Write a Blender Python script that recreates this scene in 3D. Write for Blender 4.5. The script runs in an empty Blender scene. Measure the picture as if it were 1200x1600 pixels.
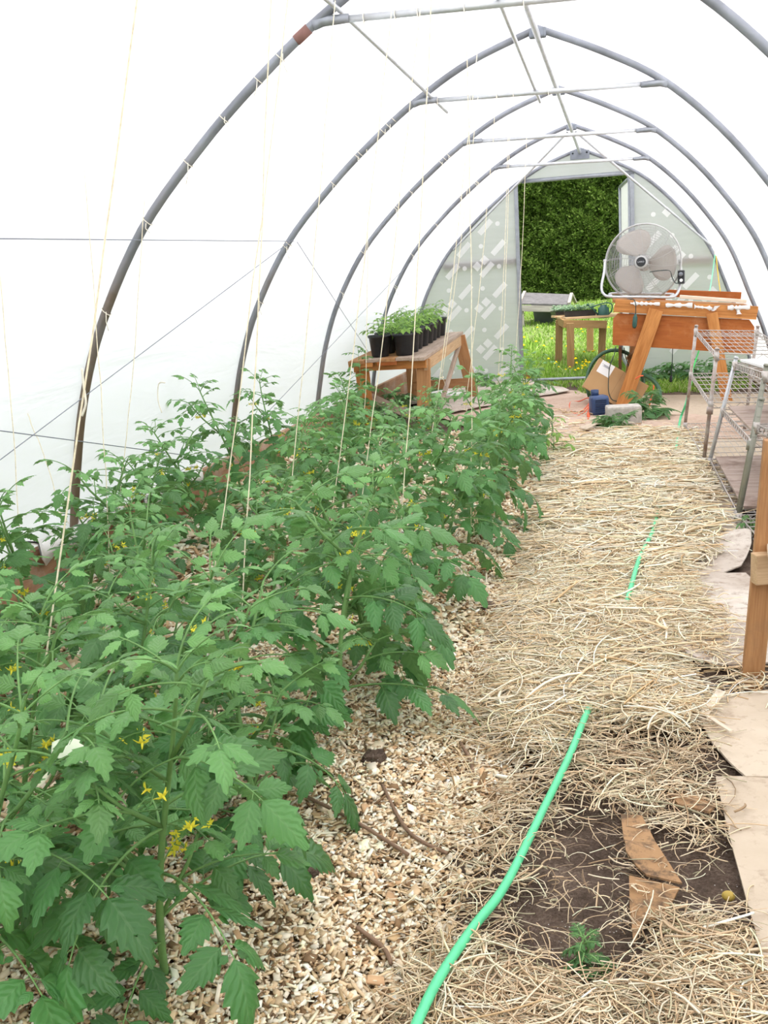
import bpy, bmesh, math, random
import numpy as np
from mathutils import Matrix, Vector, Euler
random.seed(7); RNG = np.random.default_rng(11)
scn = bpy.context.scene
COL = scn.collection
V = Vector
PI = math.pi

# ------------------------------------------------------------------ camera model
FPX, CAMH = 1600.0, 1.3
_y = V((372 / FPX, 379 / FPX, -1)).normalized()
_u = V((-0.012, 1, 0))
_z = (_u - _y * _u.dot(_y)).normalized()
_x = _y.cross(_z)
RW = Matrix((_x, _y, _z))                      # camera -> world
CAMPOS = V((0, 0, CAMH))
def ray(u, v): return RW @ V(((u - 600) / FPX, -(v - 800) / FPX, -1))
def G(u, v, z=0.0):
    d = ray(u, v); return CAMPOS + d * ((z - CAMH) / d.z)
def A(u, v, Y):
    d = ray(u, v); return CAMPOS + d * (Y / d.y)
cd = bpy.data.cameras.new('camera'); cam = bpy.data.objects.new('camera', cd); COL.objects.link(cam)
cam.matrix_world = Matrix.Translation(CAMPOS) @ RW.to_4x4()
cd.sensor_fit = 'VERTICAL'; cd.sensor_height = 36.0; cd.lens = 36.0 * FPX / 1600.0
cd.clip_start = 0.05; cd.clip_end = 300
scn.camera = cam

# ------------------------------------------------------------------ object helpers
W = {}
def link(name, mesh, mats=None, parent=None, M=None, smooth=False):
    o = bpy.data.objects.new(name, mesh); COL.objects.link(o)
    if mats is not None and mesh is not None and len(mesh.materials) == 0:
        for m in (mats if isinstance(mats, (list, tuple)) else [mats]): mesh.materials.append(m)
    M = M if M is not None else Matrix.Identity(4)
    o.matrix_basis = M
    if parent is not None:
        o.parent = parent; o.matrix_parent_inverse = W[parent.name].inverted()
    W[o.name] = M.copy()
    if smooth and mesh is not None:
        mesh.polygons.foreach_set('use_smooth', np.ones(len(mesh.polygons), dtype=bool))
    return o
def tag(o, label, cat, group=None, kind=None):
    if label: o['label'] = label
    if cat: o['category'] = cat
    if group: o['group'] = group
    if kind: o['kind'] = kind
    return o
def thing(name, label, cat, loc=(0, 0, 0), rotz=0.0, group=None, M=None):
    M = M if M is not None else Matrix.Translation(V(loc)) @ Matrix.Rotation(rotz, 4, 'Z')
    o = link(name, None, None, None, M)
    o.empty_display_size = 0.1
    return tag(o, label, cat, group)
def structure(o, label=None, cat=None):
    o['kind'] = 'structure'
    if label: o['label'] = label
    if cat: o['category'] = cat
    return o
KIDS = {}
def copy_tree(o, M, label, group=None):
    r = o.copy(); COL.objects.link(r); r.matrix_basis = M; r['label'] = label
    if group: r['group'] = group
    for ch in [c for c in scn.objects if c.parent == o]:
        c = ch.copy(); COL.objects.link(c); c.parent = r
        for g in [q for q in scn.objects if q.parent == ch]:
            d = g.copy(); COL.objects.link(d); d.parent = c
    return r

class MB:
    """collects shapes for one mesh"""
    def __init__(s): s.v = []; s.f = []; s.m = []
    def add(s, vs, fs, mi=0):
        n = len(s.v); s.v.extend([tuple(p) for p in vs]); s.f.extend([tuple(i + n for i in f) for f in fs]); s.m.extend([mi] * len(fs))
    def box(s, c, d, M=None, mi=0):
        vs = [V((c[0] + sx * d[0] / 2, c[1] + sy * d[1] / 2, c[2] + sz * d[2] / 2)) for sx in (-1, 1) for sy in (-1, 1) for sz in (-1, 1)]
        if M is not None: vs = [M @ p for p in vs]
        s.add(vs, [(0, 1, 3, 2), (4, 6, 7, 5), (0, 4, 5, 1), (2, 3, 7, 6), (0, 2, 6, 4), (1, 5, 7, 3)], mi)
    def cbox(s, c, d, ch=0.004, M=None, mi=0):
        bm = bmesh.new(); bmesh.ops.create_cube(bm, size=1)
        bmesh.ops.scale(bm, vec=d, verts=bm.verts)
        bmesh.ops.bevel(bm, geom=bm.edges[:], offset=min(ch, min(d) * .3), segments=2, affect='EDGES', profile=.6)
        bm.verts.index_update()
        vs = [v.co + V(c) for v in bm.verts]
        if M is not None: vs = [M @ p for p in vs]
        s.add(vs, [[v.index for v in f.verts] for f in bm.faces], mi); bm.free()
    def tube(s, pts, r, n=8, closed=False, caps=True, mi=0):
        pts = [V(p) for p in pts]; N = len(pts)
        rr = r if isinstance(r, (list, tuple)) else [r] * N
        T = []
        for i in range(N):
            a = pts[(i - 1) % N] if (closed or i > 0) else pts[i]; b = pts[(i + 1) % N] if (closed or i < N - 1) else pts[i]
            t = b - a; T.append(t.normalized() if t.length > 1e-9 else V((0, 0, 1)))
        up = V((0, 0, 1)) if abs(T[0].z) < .9 else V((1, 0, 0))
        nrm = (up - T[0] * up.dot(T[0])).normalized(); vs = []
        for i in range(N):
            nrm = nrm - T[i] * nrm.dot(T[i])
            nrm = nrm.normalized() if nrm.length > 1e-6 else T[i].orthogonal().normalized()
            b = T[i].cross(nrm)
            for k in range(n):
                a = 2 * PI * k / n; vs.append(pts[i] + (nrm * math.cos(a) + b * math.sin(a)) * rr[i])
        fs = []
        for i in range(N if closed else N - 1):
            j = (i + 1) % N
            for k in range(n):
                l = (k + 1) % n; fs.append((i * n + k, i * n + l, j * n + l, j * n + k))
        if caps and not closed:
            fs.append(tuple(range(n - 1, -1, -1))); fs.append(tuple((N - 1) * n + k for k in range(n)))
        s.add(vs, fs, mi)
    def lathe(s, prof, n=24, M=None, mi=0, closed=False):
        vs = []
        for r, z in prof:
            for k in range(n):
                a = 2 * PI * k / n; p = V((r * math.cos(a), r * math.sin(a), z)); vs.append(M @ p if M is not None else p)
        fs = []
        L = len(prof)
        for i in range(L if closed else L - 1):
            j = (i + 1) % L
            for k in range(n):
                l = (k + 1) % n; fs.append((i * n + k, i * n + l, j * n + l, j * n + k))
        if not closed:
            if prof[0][0] > 1e-5: fs.append(tuple(range(n - 1, -1, -1)))
            if prof[-1][0] > 1e-5: fs.append(tuple((L - 1) * n + k for k in range(n)))
        s.add(vs, fs, mi)
    def prism(s, poly, d, M=None, mi=0):
        n = len(poly); vs = [V((p[0], p[1], 0)) for p in poly] + [V((p[0], p[1], d)) for p in poly]
        if M is not None: vs = [M @ p for p in vs]
        s.add(vs, [tuple(range(n - 1, -1, -1)), tuple(range(n, 2 * n))] + [(i, (i + 1) % n, n + (i + 1) % n, n + i) for i in range(n)], mi)
    def mesh(s, name):
        me = bpy.data.meshes.new(name); me.from_pydata(s.v, [], s.f)
        if any(s.m): me.polygons.foreach_set('material_index', np.array(s.m, dtype=np.int32))
        me.update(); return me
    def build(s, name, mats, parent=None, M=None, smooth=False):
        return link(name, s.mesh(name), mats, parent, M, smooth)

def np_mesh(name, verts, faces, col=None, smooth=False):
    """verts (n,3), faces (m,4) -> mesh; col (n,3) becomes the point colour attribute 'col'"""
    me = bpy.data.meshes.new(name)
    verts = np.asarray(verts, dtype=np.float32); faces = np.asarray(faces, dtype=np.int32)
    k = faces.shape[1]
    me.vertices.add(len(verts)); me.vertices.foreach_set('co', verts.ravel())
    me.loops.add(faces.size); me.loops.foreach_set('vertex_index', faces.ravel())
    me.polygons.add(len(faces)); me.polygons.foreach_set('loop_start', np.arange(0, faces.size, k, dtype=np.int32))
    me.polygons.foreach_set('loop_total', np.full(len(faces), k, dtype=np.int32))
    if smooth: me.polygons.foreach_set('use_smooth', np.ones(len(faces), dtype=bool))
    me.update(calc_edges=True)
    if col is not None:
        a = me.attributes.new('col', 'FLOAT_VECTOR', 'POINT'); a.data.foreach_set('vector', np.asarray(col, dtype=np.float32).ravel())
    return me

def aim(p0, p1, up=(0, 0, 1)):
    """matrix whose X runs p0->p1, Z as near up as possible, origin at the middle"""
    p0, p1 = V(p0), V(p1); x = (p1 - p0).normalized(); u = V(up)
    if abs(x.dot(u.normalized())) > .97: u = V((0, 1, 0))
    y = u.cross(x).normalized(); z = x.cross(y)
    M = Matrix((x, y, z)).transposed().to_4x4(); M.translation = (p0 + p1) / 2
    return M
def board(name, p0, p1, w, t, m, parent=None, up=(0, 0, 1), ch=.004, ends=None):
    L = (V(p1) - V(p0)).length; b = MB(); b.cbox((0, 0, 0), (L, w, t), ch)
    return b.build(name, m, parent, aim(p0, p1, up))

# ------------------------------------------------------------------ materials
class NT:
    def __init__(s, name):
        s.m = bpy.data.materials.new(name); s.m.use_nodes = True; s.t = s.m.node_tree; s.t.nodes.clear()
        s.out = s.n('ShaderNodeOutputMaterial')
    def n(s, typ, **kw):
        o = s.t.nodes.new(typ)
        for k, v in kw.items():
            if k.startswith('i_'): o.inputs[int(k[2:]) if k[2:].isdigit() else k[2:].replace('_', ' ')].default_value = v
            else: setattr(o, k, v)
        return o
    def l(s, a, b): s.t.links.new(a, b)
    def ramp(s, fac, stops):
        r = s.n('ShaderNodeValToRGB'); e = r.color_ramp.elements
        while len(e) < len(stops): e.new(.5)
        for q, (p, c) in zip(e, stops): q.position = p; q.color = (*c, 1)
        s.l(fac, r.inputs[0]); return r.outputs[0]
    def mix(s, fac, a, b, mode='MIX'):
        x = s.n('ShaderNodeMix', data_type='RGBA', blend_type=mode)
        for sock, val in ((x.inputs['Factor'], fac), (x.inputs['A'], a), (x.inputs['B'], b)):
            pass
        def setin(i, val):
            if hasattr(val, 'links'): s.l(val, x.inputs[i])
            elif isinstance(val, (int, float)): x.inputs[i].default_value = val
            else: x.inputs[i].default_value = (*val, 1)
        setin(0, fac); setin(6, a); setin(7, b)
        return x.outputs[2]
    def math(s, op, a, b=None):
        x = s.n('ShaderNodeMath', operation=op)
        for i, val in enumerate((a, b)):
            if val is None: continue
            if hasattr(val, 'links'): s.l(val, x.inputs[i])
            else: x.inputs[i].default_value = val
        return x.outputs[0]
    def noise(s, vec, scale, detail=4, rough=.6, dist=0):
        x = s.n('ShaderNodeTexNoise'); x.inputs['Scale'].default_value = scale; x.inputs['Detail'].default_value = detail
        x.inputs['Roughness'].default_value = rough; x.inputs['Distortion'].default_value = dist
        s.l(vec, x.inputs['Vector']); return x.outputs['Fac']
    def pos(s, scale=(1, 1, 1), obj=True, rnd=True):
        tc = s.n('ShaderNodeTexCoord'); mp = s.n('ShaderNodeMapping'); mp.inputs['Scale'].default_value = scale
        src = tc.outputs['Object']
        if obj and rnd:
            oi = s.n('ShaderNodeObjectInfo'); ad = s.n('ShaderNodeVectorMath', operation='MULTIPLY_ADD')
            s.l(oi.outputs['Random'], ad.inputs[0]); ad.inputs[1].default_value = (13, 17, 19); s.l(src, ad.inputs[2]); src = ad.outputs[0]
        s.l(src, mp.inputs['Vector']); return mp.outputs[0]
    def bump(s, h, strength=.3, dist=.01):
        b = s.n('ShaderNodeBump'); b.inputs['Strength'].default_value = strength; b.inputs['Distance'].default_value = dist
        s.l(h, b.inputs['Height']); return b.outputs[0]
    def bsdf(s, col, rough=.6, metal=0, spec=.4, normal=None):
        p = s.n('ShaderNodeBsdfPrincipled')
        if hasattr(col, 'links'): s.l(col, p.inputs['Base Color'])
        else: p.inputs['Base Color'].default_value = (*col, 1)
        if hasattr(rough, 'links'): s.l(rough, p.inputs['Roughness'])
        else: p.inputs['Roughness'].default_value = rough
        p.inputs['Metallic'].default_value = metal; p.inputs['Specular IOR Level'].default_value = spec
        if normal is not None: s.l(normal, p.inputs['Normal'])
        return p.outputs[0]
    def done(s, sh): s.l(sh, s.out.inputs[0]); return s.m
    def mixsh(s, fac, a, b):
        x = s.n('ShaderNodeMixShader')
        if hasattr(fac, 'links'): s.l(fac, x.inputs[0])
        else: x.inputs[0].default_value = fac
        s.l(a, x.inputs[1]); s.l(b, x.inputs[2]); return x.outputs[0]

def plain(name, col, rough=.55, metal=0, spec=.4, var=.12, scale=9, bump=.15):
    t = NT(name); p = t.pos(); f = t.noise(p, scale, 5)
    c = t.ramp(f, [(.3, tuple(x * (1 - var) for x in col)), (.7, tuple(min(1, x * (1 + var)) for x in col))])
    return t.done(t.bsdf(c, rough, metal, spec, t.bump(f, bump, .004)))
def wood(name, dark, light, rough=.7, grain=38, stain=None):
    t = NT(name); p = t.pos((1.2, 9, 9)); n1 = t.noise(p, 2.2, 6, .62, .8)
    p2 = t.pos((3, grain * 3, grain * 3)); n2 = t.noise(p2, 1.6, 3, .6)
    f = t.math('ADD', t.math('MULTIPLY', n1, .65), t.math('MULTIPLY', n2, .35))
    c = t.ramp(f, [(.34, dark), (.62, light)])
    if stain is not None:
        c = t.mix(t.ramp(t.noise(t.pos((1, 1, 1)), 3.2, 6, .7), [(.5, (0, 0, 0)), (.68, (1, 1, 1))]), c, stain)
    return t.done(t.bsdf(c, rough, 0, .25, t.bump(f, .35, .004)))
M = {}
M['orange_wood'] = wood('orange_wood', (.36, .135, .035), (.60, .27, .085))
M['red_wood'] = wood('red_wood', (.31, .085, .020), (.44, .145, .036), stain=(.47, .20, .08))
M['garden_wood'] = wood('garden_wood', (.25, .145, .06), (.40, .25, .11))
M['pale_wood'] = wood('pale_wood', (.40, .25, .13), (.60, .42, .25))
M['grey_wood'] = wood('grey_wood', (.26, .19, .14), (.50, .40, .32))
M['weathered'] = wood('weathered_grey', (.23, .21, .20), (.40, .37, .345))
M['brown_wood'] = wood('brown_wood', (.29, .13, .05), (.50, .27, .12), stain=(.33, .18, .09))
M['dirty_board'] = wood('dirty_board', (.30, .22, .18), (.52, .42, .36), stain=(.20, .13, .10))
M['edge_board'] = wood('edge_board', (.27, .13, .07), (.46, .27, .16), stain=(.48, .38, .30))
M['plywood'] = wood('bleached_plywood', (.60, .50, .38), (.78, .68, .55))
M['steel'] = plain('galvanised_steel', (.30, .32, .35), .42, .55, .5, .16, 14, .1)
M['bright_steel'] = plain('bright_galvanised', (.56, .58, .60), .4, .45, .5, .12, 14, .1)
M['olive_steel'] = plain('olive_steel', (.27, .27, .22), .5, .4, .5)
M['dark_steel'] = plain('dark_steel', (.20, .22, .25), .5, .5, .5)
M['hoop_steel'] = None
t = NT('weathered_hoop_steel'); p = t.pos((1, 1, 1), rnd=False); f = t.noise(p, 3.5, 5)
sx = t.n('ShaderNodeSeparateXYZ'); t.l(p, sx.inputs[0])
c = t.ramp(f, [(.3, (.17, .18, .20)), (.65, (.30, .32, .36))])
age = t.math('SUBTRACT', t.math('MULTIPLY', t.math('SUBTRACT', 1.75, sx.outputs[2]), .55), t.math('MULTIPLY', t.math('SUBTRACT', sx.outputs[1], 4.4), .10))
c = t.mix(t.ramp(t.math('ADD', age, t.math('SUBTRACT', f, .5)), [(.0, (0, 0, 0)), (.55, (1, 1, 1))]), c, (.165, .115, .075))
M['hoop_steel'] = t.done(t.bsdf(c, .45, .35, .5, t.bump(f, .1, .003)))
t = NT('rusty_chrome'); p = t.pos((1, 1, 1)); f = t.noise(p, 7, 6, .7)
c = t.ramp(f, [(.42, (.50, .47, .44)), (.62, (.30, .20, .15))])
M['rusty'] = t.done(t.bsdf(c, .45, .35, .5, t.bump(f, .15, .002)))
M['wire'] = plain('wire_shelf_steel', (.50, .46, .43), .4, .45, .5, .2, 12, 0)
M['brace_wire'] = plain('brace_wire', (.23, .25, .30), .5, .5)
M['black_plastic'] = plain('black_plastic', (.022, .024, .027), .45, 0, .4, .3, 20, .05)
M['grey_plastic'] = plain('grey_tub_plastic', (.14, .15, .16), .55)
M['dark_green_plastic'] = plain('dark_green_plastic', (.018, .085, .07), .4, 0, .5)
M['hose_dark'] = plain('dark_green_hose', (.045, .13, .065), .4, 0, .5)
M['hose_mint'] = plain('mint_green_hose', (.10, .62, .30), .42, 0, .5, .08, 30, .05)
M['green_cord'] = plain('green_cord', (.05, .62, .14), .6)
M['mint_cord'] = plain('mint_cord', (.22, .75, .45), .6)
M['yellow_cord'] = plain('yellow_cord', (.75, .50, .04), .6)
M['orange_cord'] = plain('orange_cord', (.80, .13, .05), .45)
M['dark_cord'] = plain('dark_cord', (.03, .05, .045), .5)
M['blue_plastic'] = plain('blue_plastic', (.030, .065, .17), .4, 0, .5)
M['twine'] = plain('jute_twine', (.86, .77, .58), .9, 0, .1, .18, 60, .3)
M['white_twine'] = plain('pale_twine', (.85, .80, .68), .9, 0, .1, .1, 60, .3)
M['white_plastic'] = plain('white_plastic_film', (.82, .80, .78), .4, 0, .5, .06, 12, .3)
M['white_panel'] = plain('white_panel', (.88, .89, .91), .4, 0, .4, .03)
M['paper'] = plain('white_paper', (.85, .85, .85), .6, 0, .2, .02)
M['ink'] = plain('grey_ink', (.42, .42, .46), .8, 0, .1, .05)
M['concrete'] = plain('concrete', (.47, .44, .40), .9, 0, .2, .25, 22, .6)
M['fan_metal'] = plain('fan_grey_metal', (.48, .48, .47), .35, .3, .5, .05, 10, 0)
M['fan_blade'] = plain('fan_blade_grey', (.50, .46, .42), .35, .1, .5, .05, 10, 0)
M['fan_wire'] = plain('fan_guard_wire', (.46, .46, .45), .35, .35, .5, .04, 10, 0)
M['light_lettering'] = plain('light_lettering', (.55, .57, .6), .5)
def cardboard(name, a, b, dirt, d0=.54):
    t = NT(name); p = t.pos((1, 1, 1)); f = t.noise(p, 2.4, 6, .65); g = t.noise(p, 26, 5, .7)
    c = t.ramp(f, [(.35, a), (.65, b)])
    c = t.mix(t.ramp(g, [(d0, (0, 0, 0)), (d0 + .16, (.85, .85, .85))]), c, dirt)
    return t.done(t.bsdf(c, .9, 0, .12, t.bump(t.math('ADD', f, t.math('MULTIPLY', g, .3)), .4, .012)))
M['card_pink'] = cardboard('pinkish_cardboard', (.48, .345, .265), (.60, .465, .375), (.34, .23, .17), .52)
M['card_tan'] = cardboard('tan_cardboard', (.50, .41, .31), (.60, .51, .40), (.40, .31, .23))
M['card_grey'] = cardboard('greyed_cardboard', (.44, .37, .31), (.66, .60, .53), (.33, .26, .21), .50)
M['card_brown'] = cardboard('wet_brown_cardboard', (.34, .20, .10), (.42, .26, .14), (.10, .07, .05), .47)
t = NT('carton_cardboard'); p = t.pos((1, 1, 1)); f = t.noise(p, 3, 3)
M['carton'] = t.done(t.bsdf(t.ramp(f, [(.3, (.42, .255, .12)), (.7, (.50, .32, .16))]), .75, 0, .2))

def attr_mat(name, rough=.8, spec=.15, trans=0.0, attr='col', bumpy=0):
    t = NT(name); a = t.n('ShaderNodeAttribute'); a.attribute_name = attr
    sh = t.bsdf(a.outputs['Color'], rough, 0, spec)
    if trans:
        tr = t.n('ShaderNodeBsdfTranslucent'); t.l(a.outputs['Color'], tr.inputs[0]); sh = t.mixsh(trans, sh, tr.outputs[0])
    return t.done(sh)
M['chips'] = attr_mat('wood_chip', .85, .15)
M['straw'] = attr_mat('dry_straw', .7, .25)
M['grass'] = attr_mat('grass_blade', .6, .25, .35)
M['hedge'] = attr_mat('hedge_frond', .65, .2, .2)

def leafmat(name, old, young, trans=.3):
    t = NT(name)
    a = t.n('ShaderNodeAttribute'); a.attribute_name = 'luv'; sp = t.n('ShaderNodeSeparateXYZ'); t.l(a.outputs['Vector'], sp.inputs[0])
    ax = t.math('ABSOLUTE', sp.outputs[0])
    ag = t.n('ShaderNodeAttribute'); ag.attribute_name = 'lage'; s2 = t.n('ShaderNodeSeparateXYZ'); t.l(ag.outputs['Vector'], s2.inputs[0])
    base = t.mix(s2.outputs[0], old, young)
    vr = t.math('ADD', t.math('MULTIPLY', s2.outputs[1], .55), .72)
    sc = t.n('ShaderNodeVectorMath', operation='SCALE'); t.l(base, sc.inputs[0]); t.l(vr, sc.inputs['Scale']); base = sc.outputs[0]
    w = t.math('SINE', t.math('MULTIPLY', t.math('SUBTRACT', sp.outputs[1], t.math('MULTIPLY', ax, .32)), 40.0))
    vein = t.math('MAXIMUM', t.math('MULTIPLY', t.math('GREATER_THAN', w, .86), .55), t.math('LESS_THAN', ax, .07))
    vein = t.math('MULTIPLY', vein, .24)
    lite = t.mix(.5, base, (.35, .52, .26))
    c = t.mix(vein, base, lite)
    nz = t.noise(t.pos((1, 1, 1)), 30, 3)
    c = t.mix(t.math('MULTIPLY', nz, .35), c, t.mix(.5, c, (.02, .07, .02)))
    # undersides of tomato leaves are paler and greyer
    geo = t.n('ShaderNodeNewGeometry')
    c = t.mix(t.math('MULTIPLY', geo.outputs['Backfacing'], .25), c, (.27, .40, .24))
    sh = t.bsdf(c, .42, 0, .5, t.bump(w, .3, .003))
    tr = t.n('ShaderNodeBsdfTranslucent'); t.l(t.mix(.4, c, (.25, .5, .08)), tr.inputs[0])
    return t.done(t.mixsh(trans, sh, tr.outputs[0]))
M['leaf'] = leafmat('tomato_leaf', (.066, .215, .056), (.18, .40, .115))
M['seedling_leaf'] = leafmat('seedling_leaf', (.22, .48, .07), (.38, .60, .13), .45)
M['silver_leaf'] = leafmat('silvery_seedling_leaf', (.26, .42, .28), (.40, .55, .40))
M['weed_leaf'] = leafmat('weed_leaf', (.060, .185, .050), (.13, .30, .08))
M['stem'] = plain('green_stem', (.155, .30, .095), .6, 0, .3, .2, 20, .1)
M['petal'] = plain('yellow_petal', (.90, .80, .07), .6, 0, .2, .08)
M['dandelion'] = plain('dandelion_yellow', (.85, .62, .01), .7, 0, .1, .08)

t = NT('dark_soil'); p = t.pos((1, 1, 1), rnd=False); f = t.noise(p, 9, 8, .7); g = t.noise(p, 120, 4, .7)
c = t.ramp(t.math('ADD', t.math('MULTIPLY', f, .5), t.math('MULTIPLY', g, .5)), [(.34, (.060, .042, .032)), (.52, (.150, .106, .080)), (.66, (.29, .225, .175))])
vo = t.n('ShaderNodeTexVoronoi'); vo.inputs['Scale'].default_value = 95; t.l(p, vo.inputs['Vector'])
c = t.mix(t.math('MULTIPLY', t.math('LESS_THAN', vo.outputs['Distance'], .13), t.math('GREATER_THAN', t.noise(p, 5, 2), .56)), c, (.72, .70, .66))
M['soil'] = t.done(t.bsdf(c, .95, 0, .1, t.bump(t.math('ADD', f, g), .8, .02)))
t = NT('mulch_base'); p = t.pos((1, 1, 1), rnd=False); f = t.noise(p, 60, 6, .75); v = t.n('ShaderNodeTexVoronoi'); v.inputs['Scale'].default_value = 70; t.l(p, v.inputs['Vector'])
c = t.mix(.55, t.ramp(f, [(.35, (.13, .075, .04)), (.65, (.42, .28, .15))]), t.ramp(v.outputs['Color'], [(.1, (.2, .12, .06)), (.7, (.70, .54, .34))]))
M['mulch'] = t.done(t.bsdf(c, .9, 0, .1, t.bump(v.outputs['Distance'], .9, .015)))
t = NT('lawn_soil'); p = t.pos((1, 1, 1), rnd=False); f = t.noise(p, .9, 6, .7); g = t.noise(p, 40, 4)
c = t.mix(t.math('MULTIPLY', g, .5), t.ramp(f, [(.35, (.12, .18, .045)), (.65, (.19, .25, .09))]), (.24, .26, .14))
M['lawn'] = t.done(t.bsdf(c, .9, 0, .1, t.bump(g, .6, .03)))
t = NT('hedge_core'); p = t.pos((1, 1, 1), rnd=False); f = t.noise(p, 6, 6)
M['hedge_core'] = t.done(t.bsdf(t.ramp(f, [(.35, (.02, .045, .008)), (.7, (.06, .12, .025))]), .9, 0, .1))

# greenhouse film: diffuses the daylight that falls on it
t = NT('greenhouse_film'); p = t.pos((1, 1, 1), rnd=False)
f = t.noise(t.pos((.5, .35, 2.2), rnd=False), 2.2, 4, .55, .6)
bm_ = t.bump(f, .25, .05)
tr = t.n('ShaderNodeBsdfTranslucent'); tr.inputs[0].default_value = (.91, .905, .935, 1); t.l(bm_, tr.inputs['Normal'])
df = t.n('ShaderNodeBsdfDiffuse'); df.inputs[0].default_value = (.90, .91, .93, 1)
tp = t.n('ShaderNodeBsdfTransparent'); tp.inputs[0].default_value = (.95, .95, 1, 1)
gl = t.n('ShaderNodeBsdfGlossy'); gl.inputs['Roughness'].default_value = .28; gl.inputs[0].default_value = (.9, .9, .9, 1); t.l(bm_, gl.inputs['Normal'])
s1 = t.mixsh(.78, df.outputs[0], tr.outputs[0]); s2 = t.mixsh(.12, s1, tp.outputs[0])
M['film'] = t.done(t.mixsh(.03, s2, gl.outputs[0]))
# twin-wall sheet with horizontal flutes
t = NT('twinwall_sheet'); p = t.pos((1, 1, 1), rnd=False); sp = t.n('ShaderNodeSeparateXYZ'); t.l(p, sp.inputs[0])
wv = t.math('SINE', t.math('MULTIPLY', sp.outputs[2], 2 * PI / .016))
nz = t.noise(t.pos((.6, 1, 9), rnd=False), 3, 4)
hz = t.math('GREATER_THAN', t.math('ADD', t.math('MULTIPLY', wv, .3), nz), .62)
tr = t.n('ShaderNodeBsdfTranslucent'); tr.inputs[0].default_value = (.86, .865, .865, 1)
df = t.n('ShaderNodeBsdfDiffuse'); t.l(t.mix(hz, (.50, .52, .51), (.82, .83, .83)), df.inputs[0])
tp = t.n('ShaderNodeBsdfTransparent'); tp.inputs[0].default_value = (.94, .94, .95, 1)
gl = t.n('ShaderNodeBsdfGlossy'); gl.inputs['Roughness'].default_value = .2; gl.inputs[0].default_value = (.8, .8, .8, 1)
s1 = t.mixsh(.72, df.outputs[0], tr.outputs[0]); s2 = t.mixsh(.20, s1, tp.outputs[0])
M['twinwall'] = t.done(t.mixsh(.04, s2, gl.outputs[0]))
t = NT('sheet_print'); tr = t.n('ShaderNodeBsdfTranslucent'); tr.inputs[0].default_value = (.97, .97, .97, 1)
df = t.n('ShaderNodeBsdfDiffuse'); df.inputs[0].default_value = (.98, .98, .98, 1); tp = t.n('ShaderNodeBsdfTransparent')
M['print'] = t.done(t.mixsh(.06, t.mixsh(.6, df.outputs[0], tr.outputs[0]), tp.outputs[0]))

# ================================================================== THE SETTING
YE = 12.75                                     # end wall
HOOPY = [4.35, 6.45, 8.5, 10.6, 12.7]
RIDGE = (-.46, 2.69)
LP = [(-.46, 2.69), (-.86, 2.55), (-1.18, 2.375), (-1.46, 2.175), (-1.75, 1.93), (-2.07, 1.6), (-2.32, 1.2), (-2.46, .85), (-2.545, .5), (-2.60, .2), (-2.62, -.06)]
RP = [(-.46, 2.69), (-.11, 2.535), (.23, 2.345), (.55, 2.06), (.83, 1.72), (1.02, 1.42), (1.19, 1.0), (1.31, .70), (1.40, .4), (1.45, .1), (1.46, -.06)]
def smooth(pl, per=5):
    """Catmull-Rom through the points"""
    P = [V((a, b, 0)) for a, b in pl]; out = []
    for i in range(len(P) - 1):
        p0, p1, p2, p3 = P[max(i - 1, 0)], P[i], P[i + 1], P[min(i + 2, len(P) - 1)]
        for k in range(per):
            u = k / per
            out.append(.5 * ((2 * p1) + (p2 - p0) * u + (2 * p0 - 5 * p1 + 4 * p2 - p3) * u * u + (3 * p1 - p0 - 3 * p2 + p3) * u ** 3))
    out.append(P[-1]); return [(q.x, q.y) for q in out]
LS, RS = smooth(LP), smooth(RP)
def spline3(pts, per=6):
    P = [V(p) for p in pts]; out = []
    for i in range(len(P) - 1):
        p0, p1, p2, p3 = P[max(i - 1, 0)], P[i], P[i + 1], P[min(i + 2, len(P) - 1)]
        for k in range(per):
            u = k / per
            out.append(.5 * ((2 * p1) + (p2 - p0) * u + (2 * p0 - 5 * p1 + 4 * p2 - p3) * u * u + (3 * p1 - p0 - 3 * p2 + p3) * u ** 3))
    out.append(P[-1]); return out
def prof_x(z, side):
    S = LS if side == 'L' else RS
    for (x0, z0), (x1, z1) in zip(S, S[1:]):
        if z1 <= z <= z0: return x0 + (x1 - x0) * (z - z0) / (z1 - z0 - 1e-9)
    return S[-1][0]
def prof_z(x):
    S = LS if x < RIDGE[0] else RS
    for (x0, z0), (x1, z1) in zip(S, S[1:]):
        if min(x0, x1) <= x <= max(x0, x1): return z0 + (z1 - z0) * (x - x0) / (x1 - x0 + 1e-9)
    return 0

def film(name, S, sgn):
    """plastic film pulled over the hoops, with its thickness, slightly hollow between them"""
    ys = np.linspace(-2.4, YE + .02, 46); b = MB(); n = len(S)
    for off in (.024, .027):
        vs = []
        for y in ys:
            d = min(abs(y - h) for h in HOOPY + [2.25, .15, -1.95]); sag = .022 * min(1, d / .9) ** 1.2
            for i, (x, z) in enumerate(S):
                j0, j1 = max(i - 1, 0), min(i + 1, n - 1)
                tx, tz = S[j1][0] - S[j0][0], S[j1][1] - S[j0][1]; L = math.hypot(tx, tz)
                nx, nz = (-tz / L, tx / L)
                if nx * sgn < 0: nx, nz = -nx, -nz
                if i == 0: nx, nz = 0, 1
                low = max(0, 1 - z / .5)
                ww = .012 * low * math.sin(y * 11 + math.sin(y * 3.1) * 2) if z > -.03 else 0
                vs.append((x + nx * (off - sag) + ww, y, z + nz * (off - sag)))
        k = len(ys); b.add(vs, [(r * n + i, r * n + i + 1, (r + 1) * n + i + 1, (r + 1) * n + i) for r in range(k - 1) for i in range(n - 1)])
    return structure(b.build(name, M['film'], smooth=True), 'translucent white film cover', 'film cover')
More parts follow.
